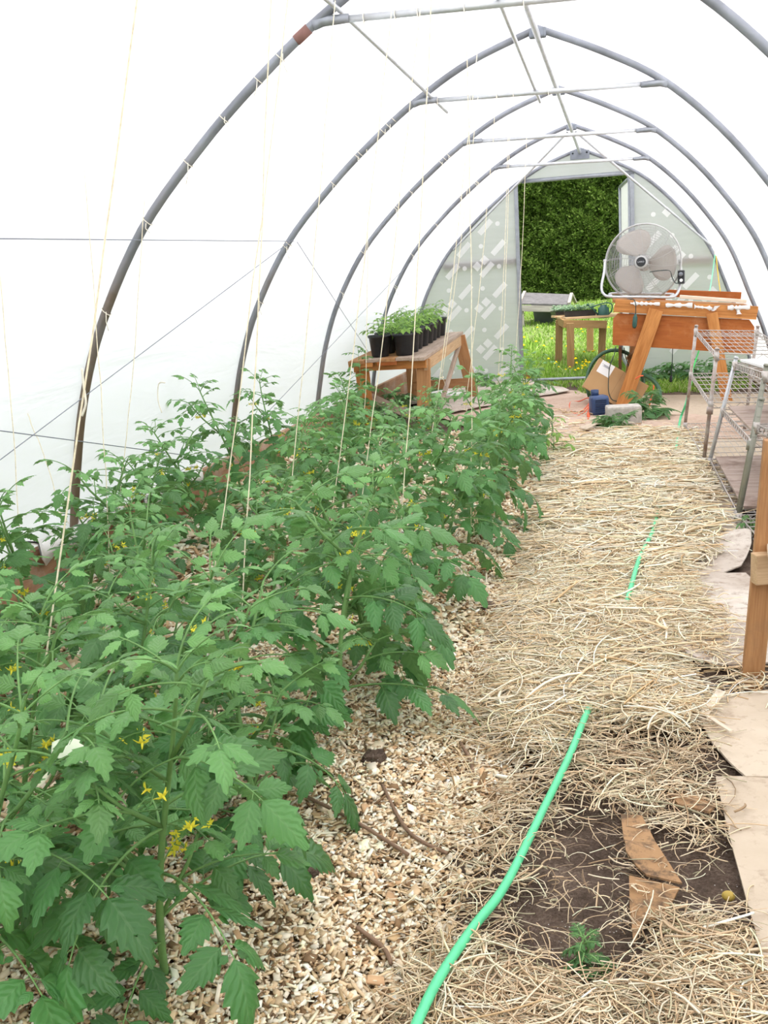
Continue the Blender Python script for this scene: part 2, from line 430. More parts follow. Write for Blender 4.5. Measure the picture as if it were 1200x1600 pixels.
film('wall_left', LS, -1); film('wall_right', RS, 1)

# ground inside: lumpy dark soil
def hfield(x, y, s=1.0):
    return s * (.010 * np.sin(x * 5.1 + 1.7 * np.sin(y * 2.3)) + .008 * np.sin(y * 7.3 + x * 3.1) + .006 * np.sin(x * 17 + y * 11) + .005 * np.sin(x * 29 - y * 23))
def grid_obj(name, xs, ys, zf, mat):
    X, Y = np.meshgrid(xs, ys); Z = zf(X, Y); nx = len(xs)
    v = np.stack([X, Y, Z], -1).reshape(-1, 3)
    i = np.arange(len(ys) - 1)[:, None] * nx + np.arange(nx - 1)[None]
    f = np.stack([i, i + 1, i + nx + 1, i + nx], -1).reshape(-1, 4)
    return link(name, np_mesh(name, v, f, smooth=True), mat)
structure(grid_obj('floor', np.linspace(-2.63, 1.47, 110), np.linspace(-1.5, YE + .1, 300), lambda x, y: hfield(x, y) - .012, M['soil']), 'dark bare soil floor', 'soil')
def lawn_z(y): return .1 * np.maximum(0, np.asarray(y) - 13.0)
def lawnf(x, y):
    z = .1 * np.maximum(0, y - 13.0) - .02 + .02 * np.sin(x * 2.2 + y) * np.clip(y - 12.9, 0, 1)
    inside = (y < 12.7) & (x > -2.8) & (x < 1.7)
    return np.where(inside, -.12, z)
structure(grid_obj('ground', np.concatenate([[-40, -20, -10, -6], np.linspace(-4, 4, 40), [6, 10, 20, 40]]),
                   np.concatenate([[-40, -20, -8], np.linspace(-4, 12, 12), np.linspace(12.6, 22, 50), [26, 40, 60]]), lawnf, M['lawn']), 'lawn outside the greenhouse', 'lawn')

# mulch mound under the plants
MX0, MX1, MY0, MY1 = -2.56, -.18, -.6, 8.9
def mulch_edge(y): return -.30 + .05 * np.sin(y * 2.1) + .04 * np.sin(y * 5.3 + 1) - .03 * np.maximum(0, y - 3)
def mulch_h(x, y):
    e = mulch_edge(y); d = np.clip((e - x) / .35, 0, 1); d2 = np.clip((8.8 - y) / .6, 0, 1)
    return (.055 * d * d * (3 - 2 * d)) * d2 - .012 + hfield(x, y, .7) - .05 * np.clip((x - e) / .05, 0, 1)
o = grid_obj('wood_chip_mulch', np.linspace(MX0, MX1, 70), np.linspace(MY0, MY1, 240), mulch_h, M['mulch'])
tag(o, 'bed of wood chip mulch beneath the tomato rows', 'wood chip mulch', kind='stuff')

def inpoly(x, y, poly):
    c = np.zeros(len(x), bool); n = len(poly)
    for i in range(n):
        x0, y0 = poly[i]; x1, y1 = poly[(i + 1) % n]
        c ^= ((y0 > y) != (y1 > y)) & (x < (x1 - x0) * (y - y0) / (y1 - y0 + 1e-12) + x0)
    return c
def rotz_tilt(n, tilt):
    a = RNG.uniform(0, 2 * PI, n); b = RNG.normal(0, tilt, n); c = RNG.normal(0, tilt, n)
    ca, sa, cb, sb, cc, sc = np.cos(a), np.sin(a), np.cos(b), np.sin(b), np.cos(c), np.sin(c)
    R = np.empty((n, 3, 3))
    R[:, 0, 0] = ca * cb; R[:, 0, 1] = ca * sb * sc - sa * cc; R[:, 0, 2] = ca * sb * cc + sa * sc
    R[:, 1, 0] = sa * cb; R[:, 1, 1] = sa * sb * sc + ca * cc; R[:, 1, 2] = sa * sb * cc - ca * sc
    R[:, 2, 0] = -sb; R[:, 2, 1] = cb * sc; R[:, 2, 2] = cb * cc
    return R
def palette(n, cols, wts, var=.12):
    cols = np.array(cols); w = np.array(wts, float); w /= w.sum()
    return np.clip(cols[RNG.choice(len(cols), n, p=w)] * (1 + RNG.normal(0, var, (n, 1))), .01, .92)
CHIP_C = [(.88, .74, .53), (.92, .83, .66), (.74, .56, .35), (.50, .35, .19), (.24, .15, .08), (.56, .36, .20)]
def chips(xy, size, zf, lay):
    n = len(xy)
    L = size * RNG.lognormal(0, .38, n); Wd = L * RNG.uniform(.35, .8, n); T = size * RNG.uniform(.12, .34, n)
    long_ = RNG.random(n) < .07; L = np.where(long_, L * 2.6, L); Wd = np.where(long_, Wd * .6, Wd)
    s = np.array([[sx, sy, sz] for sx in (-.5, .5) for sy in (-.5, .5) for sz in (-.5, .5)])
    v = s[None] * np.stack([L, Wd, T], -1)[:, None]; v = v * (1 + RNG.normal(0, .13, v.shape))
    v = np.einsum('nij,nkj->nki', rotz_tilt(n, .38), v)
    v[:, :, 0] += xy[:, None, 0]; v[:, :, 1] += xy[:, None, 1]; v[:, :, 2] += (zf(xy[:, 0], xy[:, 1]) + RNG.uniform(0, lay, n) + .004)[:, None]
    f = np.array([(0, 1, 3, 2), (4, 6, 7, 5), (0, 4, 5, 1), (2, 3, 7, 6), (0, 2, 6, 4), (1, 5, 7, 3)])
    faces = (np.arange(n)[:, None, None] * 8 + f[None]).reshape(-1, 4)
    col = np.repeat(palette(n, CHIP_C, [5, 5.5, 4, 2, 1.7, .8]), 8, 0)
    return v.reshape(-1, 3), faces, col
def scatter(n, x0, x1, y0, y1): return np.stack([RNG.uniform(x0, x1, n), RNG.uniform(y0, y1, n)], -1)
vs, fs, cs, off = [], [], [], 0
for (n, x0, x1, y0, y1, size) in ((58000, -1.3, -.16, 1.2, 3.3, .0118), (26000, -1.3, -.18, 3.3, 6.0, .0165), (13000, -1.3, -.18, 6.0, 8.8, .024),
                                  (16000, -2.5, -1.3, 1.3, 8.6, .026)):
    xy = scatter(n, x0, x1, y0, y1); e = mulch_edge(xy[:, 1])
    keep = xy[:, 0] < e + RNG.normal(.0, .05, n); xy = xy[keep]
    holes = (np.sin(xy[:, 0] * 9.3 + 2) * np.sin(xy[:, 1] * 7.7 + 1) > .88); xy = xy[~(holes & (RNG.random(len(xy)) < .5))]
    a, b_, c_ = chips(xy, size, lambda x, y: np.maximum(mulch_h(x, y), hfield(x, y) - .012), .018); vs.append(a); fs.append(b_ + off); cs.append(c_); off += len(a)
o = link('wood_chips', np_mesh('wood_chips', np.concatenate(vs), np.concatenate(fs), np.concatenate(cs)), M['chips'])
tag(o, 'pale wood chips scattered over the tomato bed', 'wood chips', kind='stuff')

# straw on the path
def strands(xy, zbase, lmin, lmax, rad, lay, cols, wts, aniso=.0, K=6, lift=.5):
    n = len(xy); L = RNG.uniform(lmin, lmax, n) * RNG.uniform(.5, 1, n)
    a = RNG.uniform(0, 2 * PI, n); 
    if aniso: a = np.where(RNG.random(n) < aniso, RNG.normal(.2, .6, n), a)
    curv = RNG.normal(0, 1.1, n) * np.where(RNG.random(n) < .18, 3.2, 1); t = np.linspace(0, 1, K)
    ang = a[:, None] + curv[:, None] * (t[None] - .5)
    dx = np.cos(ang); dy = np.sin(ang); seg = (L / (K - 1))[:, None]
    X = np.cumsum(dx * seg, 1); Y = np.cumsum(dy * seg, 1); X -= X.mean(1, keepdims=True); Y -= Y.mean(1, keepdims=True)
    X += xy[:, :1]; Y += xy[:, 1:2]
    z0 = RNG.uniform(0, lay, n) ; arch = np.abs(RNG.normal(0, .014, n)) * lift; slope = RNG.normal(0, .018, n) * lift
    Z = zbase[:, None] + z0[:, None] + arch[:, None] * np.sin(PI * t)[None] + np.abs(slope[:, None] * (t[None] - (slope[:, None] < 0)))
    C = np.stack([X, Y, Z], -1)
    r = rad * RNG.lognormal(0, .35, n); nx = -np.sin(ang); ny = np.cos(ang)
    w = np.stack([nx, ny, np.zeros_like(nx)], -1) * r[:, None, None]
    tw = RNG.normal(0, .5, n)[:, None, None]; w[..., 2:] += tw * r[:, None, None]
    up = np.zeros_like(w); up[..., 2] = r[:, None] * .9
    ring = np.stack([C - w, C + w, C + up], 2).reshape(-1, 3)
    base = (np.arange(n) * K * 3)[:, None, None] + (np.arange(K - 1) * 3)[None, :, None]
    q = np.array([(0, 1, 4, 3), (1, 2, 5, 4), (2, 0, 3, 5)])
    f = (base[..., None] + q[None, None]).reshape(-1, 4) if False else (base[:, :, :, None] + q[None, None]).reshape(-1, 4)
    col = np.repeat(palette(n, cols, wts, .14), K * 3, 0)
    return ring, f, col
STRAW_C = [(.87, .70, .46), (.92, .81, .62), (.77, .58, .36), (.56, .39, .21), (.58, .51, .32), (.92, .83, .66)]
HAY_C = [(.74, .58, .38), (.84, .70, .50), (.60, .44, .28), (.42, .29, .17), (.51, .46, .30), (.87, .75, .55)]
def gp(poly): return [tuple(G(u, v)[:2]) for u, v in poly]
def in_area(n, poly):
    p = np.array(poly); out = np.zeros((0, 2))
    while len(out) < n:
        q = scatter(n * 2, p[:, 0].min(), p[:, 0].max(), p[:, 1].min(), p[:, 1].max()); out = np.concatenate([out, q[inpoly(q[:, 0], q[:, 1], poly)]])
    return out[:n]
S_FAR = gp([(880, 700), (960, 680), (1078, 682), (1090, 725), (1120, 775), (1122, 830), (1105, 880), (1050, 900), (900, 890), (850, 860), (862, 770)])
S_MID = gp([(840, 850), (960, 880), (1060, 893), (1070, 935), (1055, 1000), (1035, 1040), (1070, 1095), (1085, 1150), (1000, 1150), (940, 1120), (890, 1130), (840, 1190), (810, 1180), (785, 1120), (800, 1000), (825, 920)])
S_MID2 = gp([(905, 1130), (1000, 1150), (1100, 1150), (1118, 1220), (1130, 1330), (1080, 1330), (1030, 1290), (960, 1280), (900, 1250), (880, 1180)])
S_NEAR = gp([(715, 1500), (800, 1530), (880, 1570), (960, 1590), (1030, 1560), (1060, 1500), (1100, 1450), (1150, 1500), (1185, 1580), (1200, 1680), (680, 1700), (640, 1610), (680, 1560)])
S_HOSE = gp([(750, 1290), (850, 1180), (900, 1150), (880, 1230), (800, 1400), (770, 1480), (700, 1500)])
S_SOIL = gp([(880, 1140), (1000, 1190), (1110, 1200), (1140, 1400), (1180, 1500), (1000, 1530), (760, 1500), (800, 1330)])
S_CARD = gp([(800, 650), (960, 640), (1075, 660), (1080, 700), (870, 720)])
S_FRINGE = gp([(700, 1130), (800, 900), (870, 780), (900, 700), (960, 700), (930, 800), (880, 930), (760, 1190), (690, 1480), (640, 1640), (590, 1640), (660, 1400)])
S_RIGHT = gp([(1050, 900), (1130, 960), (1150, 1050), (1100, 1110), (1180, 1100), (1190, 1060), (1060, 1040)])
vs, fs, cs, off = [], [], [], 0
def path_h(x, y): return np.maximum(hfield(x, y), 0) + .004
for (n, poly, l0, l1, rad, lay, cols, w, an) in (
        (8500, S_FAR, .14, .50, .0030, .06, STRAW_C, [5, 6, 2.5, 1, .5, 4], .2),
        (16500, S_MID, .10, .34, .0013, .045, STRAW_C, [5, 5, 3.5, 1.5, 1.6, 3], .2),
        (1300, S_MID, .12, .40, .0022, .06, STRAW_C, [5, 6, 2, .5, .5, 4], .2),
        (800, S_MID2, .06, .24, .0013, .03, HAY_C, [4, 4, 3, 2, 2, 2], .2),
        (3100, S_NEAR, .07, .26, .0012, .04, HAY_C, [4, 4, 3.5, 2, 2, 2.5], .15),
        (420, S_NEAR, .10, .28, .0016, .045, STRAW_C, [5, 5, 3, .8, .5, 1], .15),
        (420, S_HOSE, .05, .2, .0012, .015, HAY_C, [4, 3, 4, 2, 2, 1.5], .2),
        (520, S_SOIL, .03, .15, .0010, .012, HAY_C, [4, 3, 3, 2, 2, 1.5], .15),
        (420, S_CARD, .1, .35, .0035, .015, STRAW_C, [5, 5, 3, 1, 1, 2], .3),
        (2500, S_FRINGE, .05, .22, .0010, .025, STRAW_C, [5, 4, 4, 3, 1, 2], .2),
        (500, S_RIGHT, .08, .3, .0018, .03, STRAW_C, [5, 4, 4, 2, 1, 2], .3)):
    xy = in_area(n, poly); xy = xy + RNG.normal(0, .03, xy.shape)
    zb = np.maximum(path_h(xy[:, 0], xy[:, 1]), np.where(xy[:, 0] < mulch_edge(xy[:, 1]), mulch_h(xy[:, 0], xy[:, 1]) + .012, -1))
    a, b_, c_ = strands(xy, zb, l0, l1, rad, lay, cols, w, an); vs.append(a); fs.append(b_ + off); cs.append(c_); off += len(a)
o = link('path_straw', np_mesh('path_straw', np.concatenate(vs), np.concatenate(fs), np.concatenate(cs)), M['straw'])
tag(o, 'loose dry straw strewn along the path', 'straw', kind='stuff')

# lawn grass
def blades(xy, zf, h0, h1, rad, cols, w):
    n = len(xy); K = 4; t = np.linspace(0, 1, K); H = RNG.uniform(h0, h1, n); a = RNG.uniform(0, 2 * PI, n); lean = RNG.uniform(.1, .8, n) * H
    X = xy[:, :1] + (np.cos(a) * lean)[:, None] * t[None] ** 2; Y = xy[:, 1:2] + (np.sin(a) * lean)[:, None] * t[None] ** 2
    Z = zf(xy[:, 1])[:, None] - .02 + H[:, None] * t[None] * (1 - .2 * t[None]); C = np.stack([X, Y, Z], -1)
    b = RNG.uniform(0, 2 * PI, n); r = rad * RNG.lognormal(0, .25, n)
    wv = np.stack([np.cos(b), np.sin(b), 0 * b], -1)[:, None] * r[:, None, None] * np.array([1, .9, .65, .08])[None, :, None]
    ring = np.stack([C - wv, C + wv], 2).reshape(-1, 3)
    base = (np.arange(n) * K * 2)[:, None] + (np.arange(K - 1) * 2)[None]
    f = (base[..., None] + np.array([0, 1, 3, 2])[None, None]).reshape(-1, 4)
    return ring, f, np.repeat(palette(n, cols, w, .15), K * 2, 0)
GC = [(.24, .42, .055), (.34, .51, .10), (.17, .33, .04), (.48, .55, .22)]
vs, fs, cs, off = [], [], [], 0
for n, x0, x1, y0, y1, h0, h1, r in ((15000, -2.0, .7, 12.95, 15.5, .03, .09, .006), (9000, -2.4, .6, 15.5, 20.5, .03, .10, .009), (3000, -3.2, -1.2, 12.9, 16, .08, .2, .009), (2600, .1, 2.0, 12.95, 15, .1, .25, .009),
                                     (2600, -1.3, .6, 12.25, 12.95, .03, .09, .006), (700, .4, 1.35, 12.3, 12.9, .05, .14, .007), (3800, -.5, 1.35, 11.3, 12.6, .03, .10, .006), (160, -2.3, -1.75, 16.9, 17.6, .2, .4, .012), (60, -1.0, -.8, 17.0, 17.6, .15, .3, .012), (400, -1.0, .2, 13.2, 14.6, .1, .2, .006)):
    xy = scatter(n, x0, x1, y0, y1); a, b_, c_ = blades(xy, lawn_z, h0, h1, r, GC, [4, 4, 2.5, 1.5]); vs.append(a); fs.append(b_ + off); cs.append(c_); off += len(a)
o = link('lawn_grass', np_mesh('lawn_grass', np.concatenate(vs), np.concatenate(fs), np.concatenate(cs)), M['grass'])
tag(o, 'sunlit green grass outside the doorway', 'grass', kind='stuff')

# clipped evergreen hedge
HY = 20.6
def hedge_bump(x, z): return .09 * np.sin(x * 3.1 + 2 * np.sin(z * 1.3)) * np.sin(z * 2.6 + x) + .06 * np.sin(x * 7.7 + z * 3.3) * np.sin(z * 6.1 - x * 1.5) + .05 * np.sin(x * 19 + 3 * np.sin(z * 5)) * np.sin(z * 13 + 2 * np.sin(x * 6))
xs, zs = np.linspace(-8, 7, 110), np.linspace(.4, 5.4, 44); X, Z = np.meshgrid(xs, zs)
Y = HY + .12 - hedge_bump(X, Z) + np.clip(Z - 4.9, 0, 1) ** 2 * 2
fv = np.stack([X, Y, Z], -1).reshape(-1, 3); nx = len(xs)
i = np.arange(len(zs) - 1)[:, None] * nx + np.arange(nx - 1)[None]; ff = np.stack([i, i + 1, i + nx + 1, i + nx], -1).reshape(-1, 4)
bv = fv.copy(); bv[:, 1] = HY + 1.6; fb = ff[:, ::-1] + len(fv)
hb = thing('hedge', 'tall clipped dark green evergreen hedge beyond the lawn', 'hedge', (-.5, HY + .6, .4))
ti = np.arange(nx - 1) + (len(zs) - 1) * nx; top = np.stack([ti, ti + 1, ti + 1 + len(fv), ti + len(fv)], -1)
link('branches', np_mesh('hedge_core', np.concatenate([fv, bv]), np.concatenate([ff, fb, top]), smooth=True), M['hedge_core'], hb)
n = 98000
x = np.concatenate([RNG.uniform(-3.2, 1.2, 86000), RNG.uniform(-8, 7, 12000)]); z = RNG.uniform(.45, 5.2, n) ; z[:86000] = RNG.uniform(.45, 3.7, 86000)
nb = hedge_bump(x, z); y = HY + .12 - nb - RNG.uniform(-.02, .09, n)
hl = RNG.uniform(.03, .085, n); side = RNG.normal(0, .6, n); out = RNG.uniform(.15, .8, n)
d = np.stack([side, -out, np.ones(n) * RNG.uniform(-.2, 1, n)], -1); d /= np.linalg.norm(d, axis=1, keepdims=True)
wd = np.cross(d, RNG.normal(0, 1, (n, 3))); wd /= np.linalg.norm(wd, axis=1, keepdims=True)
P0 = np.stack([x, y, z], -1); W_ = wd * (hl * .26)[:, None]
ring = np.stack([P0 - W_ * .3, P0 + W_ * .3, P0 + d * (hl * .6)[:, None] + W_, P0 + d * (hl * .6)[:, None] - W_, P0 + d * hl[:, None] + W_ * .25, P0 + d * hl[:, None] - W_ * .25], 1).reshape(-1, 3)
f = (np.arange(n)[:, None, None] * 6 + np.array([(0, 1, 2, 3), (3, 2, 4, 5)])[None]).reshape(-1, 4)
col = np.repeat(palette(n, [(.12, .20, .035), (.16, .255, .05), (.08, .145, .025), (.22, .31, .075)], [4, 3, 3, 1], .15), 6, 0)
link('foliage', np_mesh('hedge_foliage', ring, f, col), M['hedge'], hb)

# ================================================================== FRAME OF THE GREENHOUSE
ORD = ['nearest', 'second', 'third', 'fourth', 'fifth', 'sixth', 'seventh', 'eighth', 'ninth', 'tenth', 'eleventh', 'twelfth', 'thirteenth', 'fourteenth', 'fifteenth']
arc = [(x, z) for x, z in reversed(LS)] + RS[1:]
hoop_lab = ['nearest grey steel hoop, dark brown at its left foot, reddish patch by its brace',
            'second grey steel hoop from the camera, wires fixed halfway up its left side',
            'third grey steel hoop from the camera, standing just before the pot table',
            'fourth grey steel hoop, two slanting braces running from its crown',
            'last grey steel hoop, framing the end wall above the doorway']
for k, hy in enumerate(HOOPY):
    h = thing('greenhouse_hoop', hoop_lab[k], 'greenhouse hoop', (RIDGE[0], hy, 0), 0, 'steel hoops of the greenhouse')
    b = MB(); b.tube([(x, hy, z) for x, z in arc], .0205, 12); b.build('arch_pipe', M['hoop_steel'], h, smooth=True)
    b = MB(); b.cbox((RIDGE[0], hy, RIDGE[1] - .025), (.10, .05, .055), .01); b.build('ridge_bracket', M['dark_steel'], h)
    if k < 4:
        zl, zr = 2.36, 2.325; xl, xr = prof_x(zl, 'L'), prof_x(zr, 'R')
        b = MB(); b.tube([(xl + .02, hy, zl), (xr - .02, hy, zr)], .0145, 10); b.build('cross_brace', M['bright_steel'], h, smooth=True)
        for xx, zz, s in ((xl, zl, 1), (xr, zr, -1)):
            b = MB(); b.tube([(xx - s * .01, hy, zz - .008), (xx + s * .03, hy, zz), (xx + s * .14, hy, zz)], [.024, .021, .018], 10); b.build('elbow_bracket', M['steel'], h, smooth=True)
    if k == 0:
        b = MB(); p = [(x, hy, z) for x, z in arc if -1.36 < x < -1.22]; p.append(V((prof_x(2.33, 'L'), hy, 2.33)) if len(p) < 2 else p[-1])
        b.tube([V((prof_x(2.30, 'L'), hy, 2.30)), V((prof_x(2.34, 'L'), hy, 2.34))], .0225, 12); b.build('red_tape', plain('faded_red_tape', (.25, .13, .11), .7), h, smooth=True)
    # twine tied round the pipe and the brace
    for zz in ([2.05, 2.2, 2.26, 1.9, 1.62, 1.28] if k < 4 else []):
        zz += random.uniform(-.05, .05); xx = prof_x(zz, 'L'); b = MB()
        for q in range(random.choice((1, 2))):
            dx = random.uniform(-.01, .01) + q * .02; c = V((xx + dx, hy, zz + dx))
            ex = V((.5, 0, .85)).normalized(); ring = [c + V((math.cos(a) * .0235 * .75, math.sin(a) * .0235, -math.cos(a) * .0235 * .75)) for a in np.linspace(0, 2 * PI, 14)[:-1]]
            b.tube(ring, .0022, 5, closed=True)
        tl = random.uniform(.04, .12); b.tube([(xx + .012, hy - .024, zz), (xx + .01, hy - .03, zz - tl * .5), (xx + .013 + random.uniform(-.02, .02), hy - .028, zz - tl)], .002, 5)
        b.build('twine_tie', M['white_twine'], h, smooth=True)
    if k < 2:
        for xx in (-1.02, -.88, -.74, -.6, -.36):
            xx += random.uniform(-.05, .05); zz = 2.36 + (xx + 1.2) * -.024; b = MB()
            b.tube([(xx, hy + math.sin(a) * .017, zz + math.cos(a) * .017) for a in np.linspace(0, 2 * PI, 12)[:-1]], .002, 5, closed=True)
            b.tube([(xx, hy - .018, zz), (xx + .004, hy - .02, zz - random.uniform(.03, .09))], .0016, 5); b.build('twine_tie', M['white_twine'], h, smooth=True)
b = MB(); b.tube([(-.46, -1.5, 2.645), (-.46, YE - .08, 2.645)], .0185, 12); o = b.build('ridge_pipe', M['bright_steel'], smooth=True)
tag(o, 'long grey ridge pipe running under all hoops to the end wall', 'ridge pipe')
ends = thing('ridge_plate', 'dark steel clamp plate where the ridge pipe meets the end wall', 'clamp plate', (-.46, YE - .08, 2.62))
b = MB(); b.cbox((-.46, YE - .10, 2.62), (.22, .012, .10), .006); b.build('plate', M['dark_steel'], ends)
for s in (-.08, .08):
    b = MB(); b.lathe([(.0, -.012), (.011, -.012), (.011, 0), (0, 0)], 6, Matrix.Translation((-.46 + s, YE - .106, 2.64)) @ Matrix.Rotation(PI / 2, 4, 'X')); b.build('bolt', M['steel'], ends)
def pipe(name, pts, r, m, label, cat, group=None, n=10):
    b = MB(); b.tube(pts, r, n); return tag(b.build(name, m, smooth=True), label, cat, group)
pipe('string_rail', [(-1.13, 2.4, 2.385), (-1.10, 4.35, 2.392), (-1.10, 7.02, 2.372)], .0105, M['bright_steel'], 'thin steel string rail lying on the braces near the left bend of the hoops', 'rail', 'rails lying on the braces')
pipe('string_rail', [(-.36, 3.2, 2.375), (-.46, 4.35, 2.366), (-.49, 6.92, 2.36)], .010, M['bright_steel'], 'thin steel string rail lying on the braces just left of the ridge pipe', 'rail', 'rails lying on the braces')
pipe('slanting_brace', [(-.50, 10.6, 2.62), (-1.98, 12.66, 1.66)], .0125, M['bright_steel'], 'slanting steel brace from the fourth hoop down to the left of the doorway', 'brace', 'slanting end braces')
pipe('slanting_brace', [(-.42, 10.6, 2.62), (1.0, 12.66, 1.50)], .0125, M['bright_steel'], 'slanting steel brace from the fourth hoop down to the right of the doorway', 'brace', 'slanting end braces')
def wirep(p0, p1, label, r=.0022):
    return pipe('bracing_wire', [p0, p1], r, M['brace_wire'], label, 'wire', 'bracing wires along the left film', 6)
ix = .035
wirep((-2.134, -2.0, 1.422), (-2.03, 6.45, 1.605), 'level bracing wire at mid height along the left film')
wirep((-2.60, 2.05, .25), (-2.02, 6.42, 1.62), 'bracing wire climbing from the near left up to the second hoop')
_a, _b = A(0, 673, 3.5), A(295, 712, 5.2)
wirep(_a + (_a - _b) * 1.1, _a + (_b - _a) * 1.55, 'bracing wire sinking behind the leaves from the near left to the second hoop foot')
wirep((-2.02, 6.48, 1.6), (-2.50, 10.6, .42), 'bracing wire falling from the second hoop towards the pot table')
wirep((-2.52, 6.48, .34), (-2.03, 10.6, 1.58), 'faint bracing wire rising behind the pot table to the fourth hoop')
# kink nut on second hoop
# ------------------------------------------------------------------ end wall
DXL, DXR = -1.215, .125                         # doorway
PT = .010
def sheet(name, poly, label):
    b = MB(); b.prism(poly, PT, Matrix(((1, 0, 0, 0), (0, 0, 1, YE), (0, 1, 0, 0), (0, 0, 0, 1))))
    return structure(b.build(name, M['twinwall']), label, 'end wall sheet')
lz = 2.385
Lpoly = [(DXL, .03)] + [(DXL, lz)] + [(x, z) for x, z in LS if x < DXL - .02 and z > .05 and z < lz] + [(-2.60, .03)]
Rpoly = [(DXR, .03), (1.44, .03)] + [(x, z) for x, z in reversed(RS) if x > DXR + .02 and z > .05 and z < lz + .02] + [(DXR, min(lz, prof_z(DXR) - .01))]
xt0, xt1 = prof_x(lz, 'L'), prof_x(lz, 'R')
Tpoly = [(xt0, lz), (xt1, lz)] + [(x, z) for x, z in reversed(RS) if z > lz + .01] + [(x, z) for x, z in LS[1:] if z > lz + .01]
wl = sheet('wall_back', Lpoly, 'translucent ribbed sheet left of the doorway'); wr = sheet('wall_back', Rpoly, 'translucent ribbed sheet right of the doorway'); wt = sheet('wall_back', Tpoly, 'translucent ribbed sheet over the doorway')
# printed marks of the protective film: slanted tabs, squares in pairs and dots
def prints(parent, inside, x0, x1, z0, z1, seed):
    rr = random.Random(seed); b = MB(); T = Matrix(((1, 0, 0, 0), (0, 0, 1, YE - .0035), (0, 1, 0, 0), (0, 0, 0, 1)))
    def rect(cx, cz, w, h, a):
        R = Matrix.Rotation(a, 4, 'Z'); pts = []
        for sx, sz in ((-1, -1), (1, -1), (1, 1), (-1, 1)):
            q = R @ V((sx * w / 2, sz * h / 2, 0)); pts.append((cx + q.x, cz + q.y))
        if all(inside(*p) for p in pts): b.prism(pts, .002, T)
    a = math.radians(45); row = 0; z = z0
    while z < z1:
        x = x0 + (.0 if row % 2 else .21)
        while x < x1:
            if row % 2 == 0:
                rect(x, z, .21, .065, a)
                # lettering-like blocks within the tab
            else:
                rect(x - .055, z + .045, .085, .085, a); rect(x + .035, z + .115, .085, .085, a); rect(x + .06, z - .0, .21, .065, a)
            cx, cz = x + .21, z + .03
            if inside(cx - .03, cz) and inside(cx + .03, cz): b.prism([(cx + .028 * math.cos(q * PI / 6), cz + .028 * math.sin(q * PI / 6)) for q in range(12)], .002, T)
            x += .42
        z += .25; row += 1
    return b.build('printed_marks', M['print'], parent)
prints(wl, lambda x, z: prof_x(z, 'L') + .04 < x < DXL - .03 and .05 < z < 2.3, -2.5, -1.2, .15, 2.2, 1)
prints(wr, lambda x, z: DXR + .05 < x < prof_x(z, 'R') - .04 and .05 < z < 2.2, .15, 1.4, .12, 2.1, 2)
for nm, x0, x1, z0, z1, lab in (('trim_1', prof_x(1.46, 'L') + .03, DXL, 1.46, 1.48, 'left'), ('trim_2', DXR, prof_x(1.36, 'R') - .03, 1.37, 1.34, 'right')):
    structure(board(nm, (x0, YE + .035, z0), (x1, YE + .035, z1), .035, .075, M['pale_wood'] if nm == 'trim_2' else M['grey_wood'], up=(0, 0, 1)), 'pale wooden batten behind the %s sheet' % lab, 'batten')
for nm, x, m in (('trim_3', DXL, 1), ('trim_4', DXR, 1)):
    b = MB(); b.cbox((x, YE - .005, lz / 2 + .0), (.045, .05, lz), .006); structure(b.build(nm, M['steel']), 'grey metal door post', 'door post')
b = MB(); b.tube([(xt0 + .02, YE - .02, lz), (xt1 - .02, YE - .02, lz)], .024, 10); structure(b.build('trim_5', M['steel'], smooth=True), 'grey metal lintel pipe over the doorway', 'lintel')
b = MB(); b.tube([(-2.6, YE + .02, .035), (1.44, YE + .02, .035)], .022, 10); structure(b.build('trim_6', M['steel'], smooth=True), 'grey metal sill pipe along the end wall', 'sill pipe')
b = MB(); b.cbox((-1.15, YE - .05, .09), (.075, .06, .18), .005); o = b.build('wooden_stake', M['orange_wood']); tag(o, 'short orange wooden stake at the left foot of the doorway', 'stake')
# the door, swung outwards past square
dr = thing('door_1', None, None, (DXR, YE + .05, 0), 0); dr['kind'] = 'structure'; dr['label'] = 'ribbed sheet door swung open outwards'
dirv = V((-.085, 1, 0)).normalized(); DW = 1.28; h0 = V((DXR - .03, YE + .05, .08)); e0 = h0 + dirv * DW + V((0, 0, .08)); h1 = V((DXR - .03, YE + .05, 2.33)); e1 = h0 + dirv * DW + V((0, 0, 2.25))
for nm, a, c in (('hinge_stile', h0, h1), ('free_stile', e0, e1), ('top_rail', h1, e1), ('bottom_rail', h0, e0), ('middle_rail', (h0 + h1) / 2, (e0 + e1) / 2)):
    b = MB(); b.tube([a, c], .02, 8); b.build(nm, M['steel'], dr, smooth=True)
b = MB(); off = V((1, 0, 0)) * .012
b.add([h0 + off, e0 + off, e1 + off, h1 + off, h0 + off * 1.6, e0 + off * 1.6, e1 + off * 1.6, h1 + off * 1.6], [(0, 1, 2, 3), (7, 6, 5, 4), (0, 4, 5, 1), (1, 5, 6, 2), (2, 6, 7, 3), (3, 7, 4, 0)]); b.build('door_panel', M['twinwall'], dr)
for z in (.5, 1.9):
    b = MB(); b.tube([h0 * 1 + V((.025, -.03, z - .05)), h0 + V((.025, -.03, z + .05))], .012, 8); b.build('hinge', M['rusty'], dr, smooth=True)
b = MB(); b.tube([(-2.6, YE + .02, .02), (-2.6, YE + .02, .03)], .01)
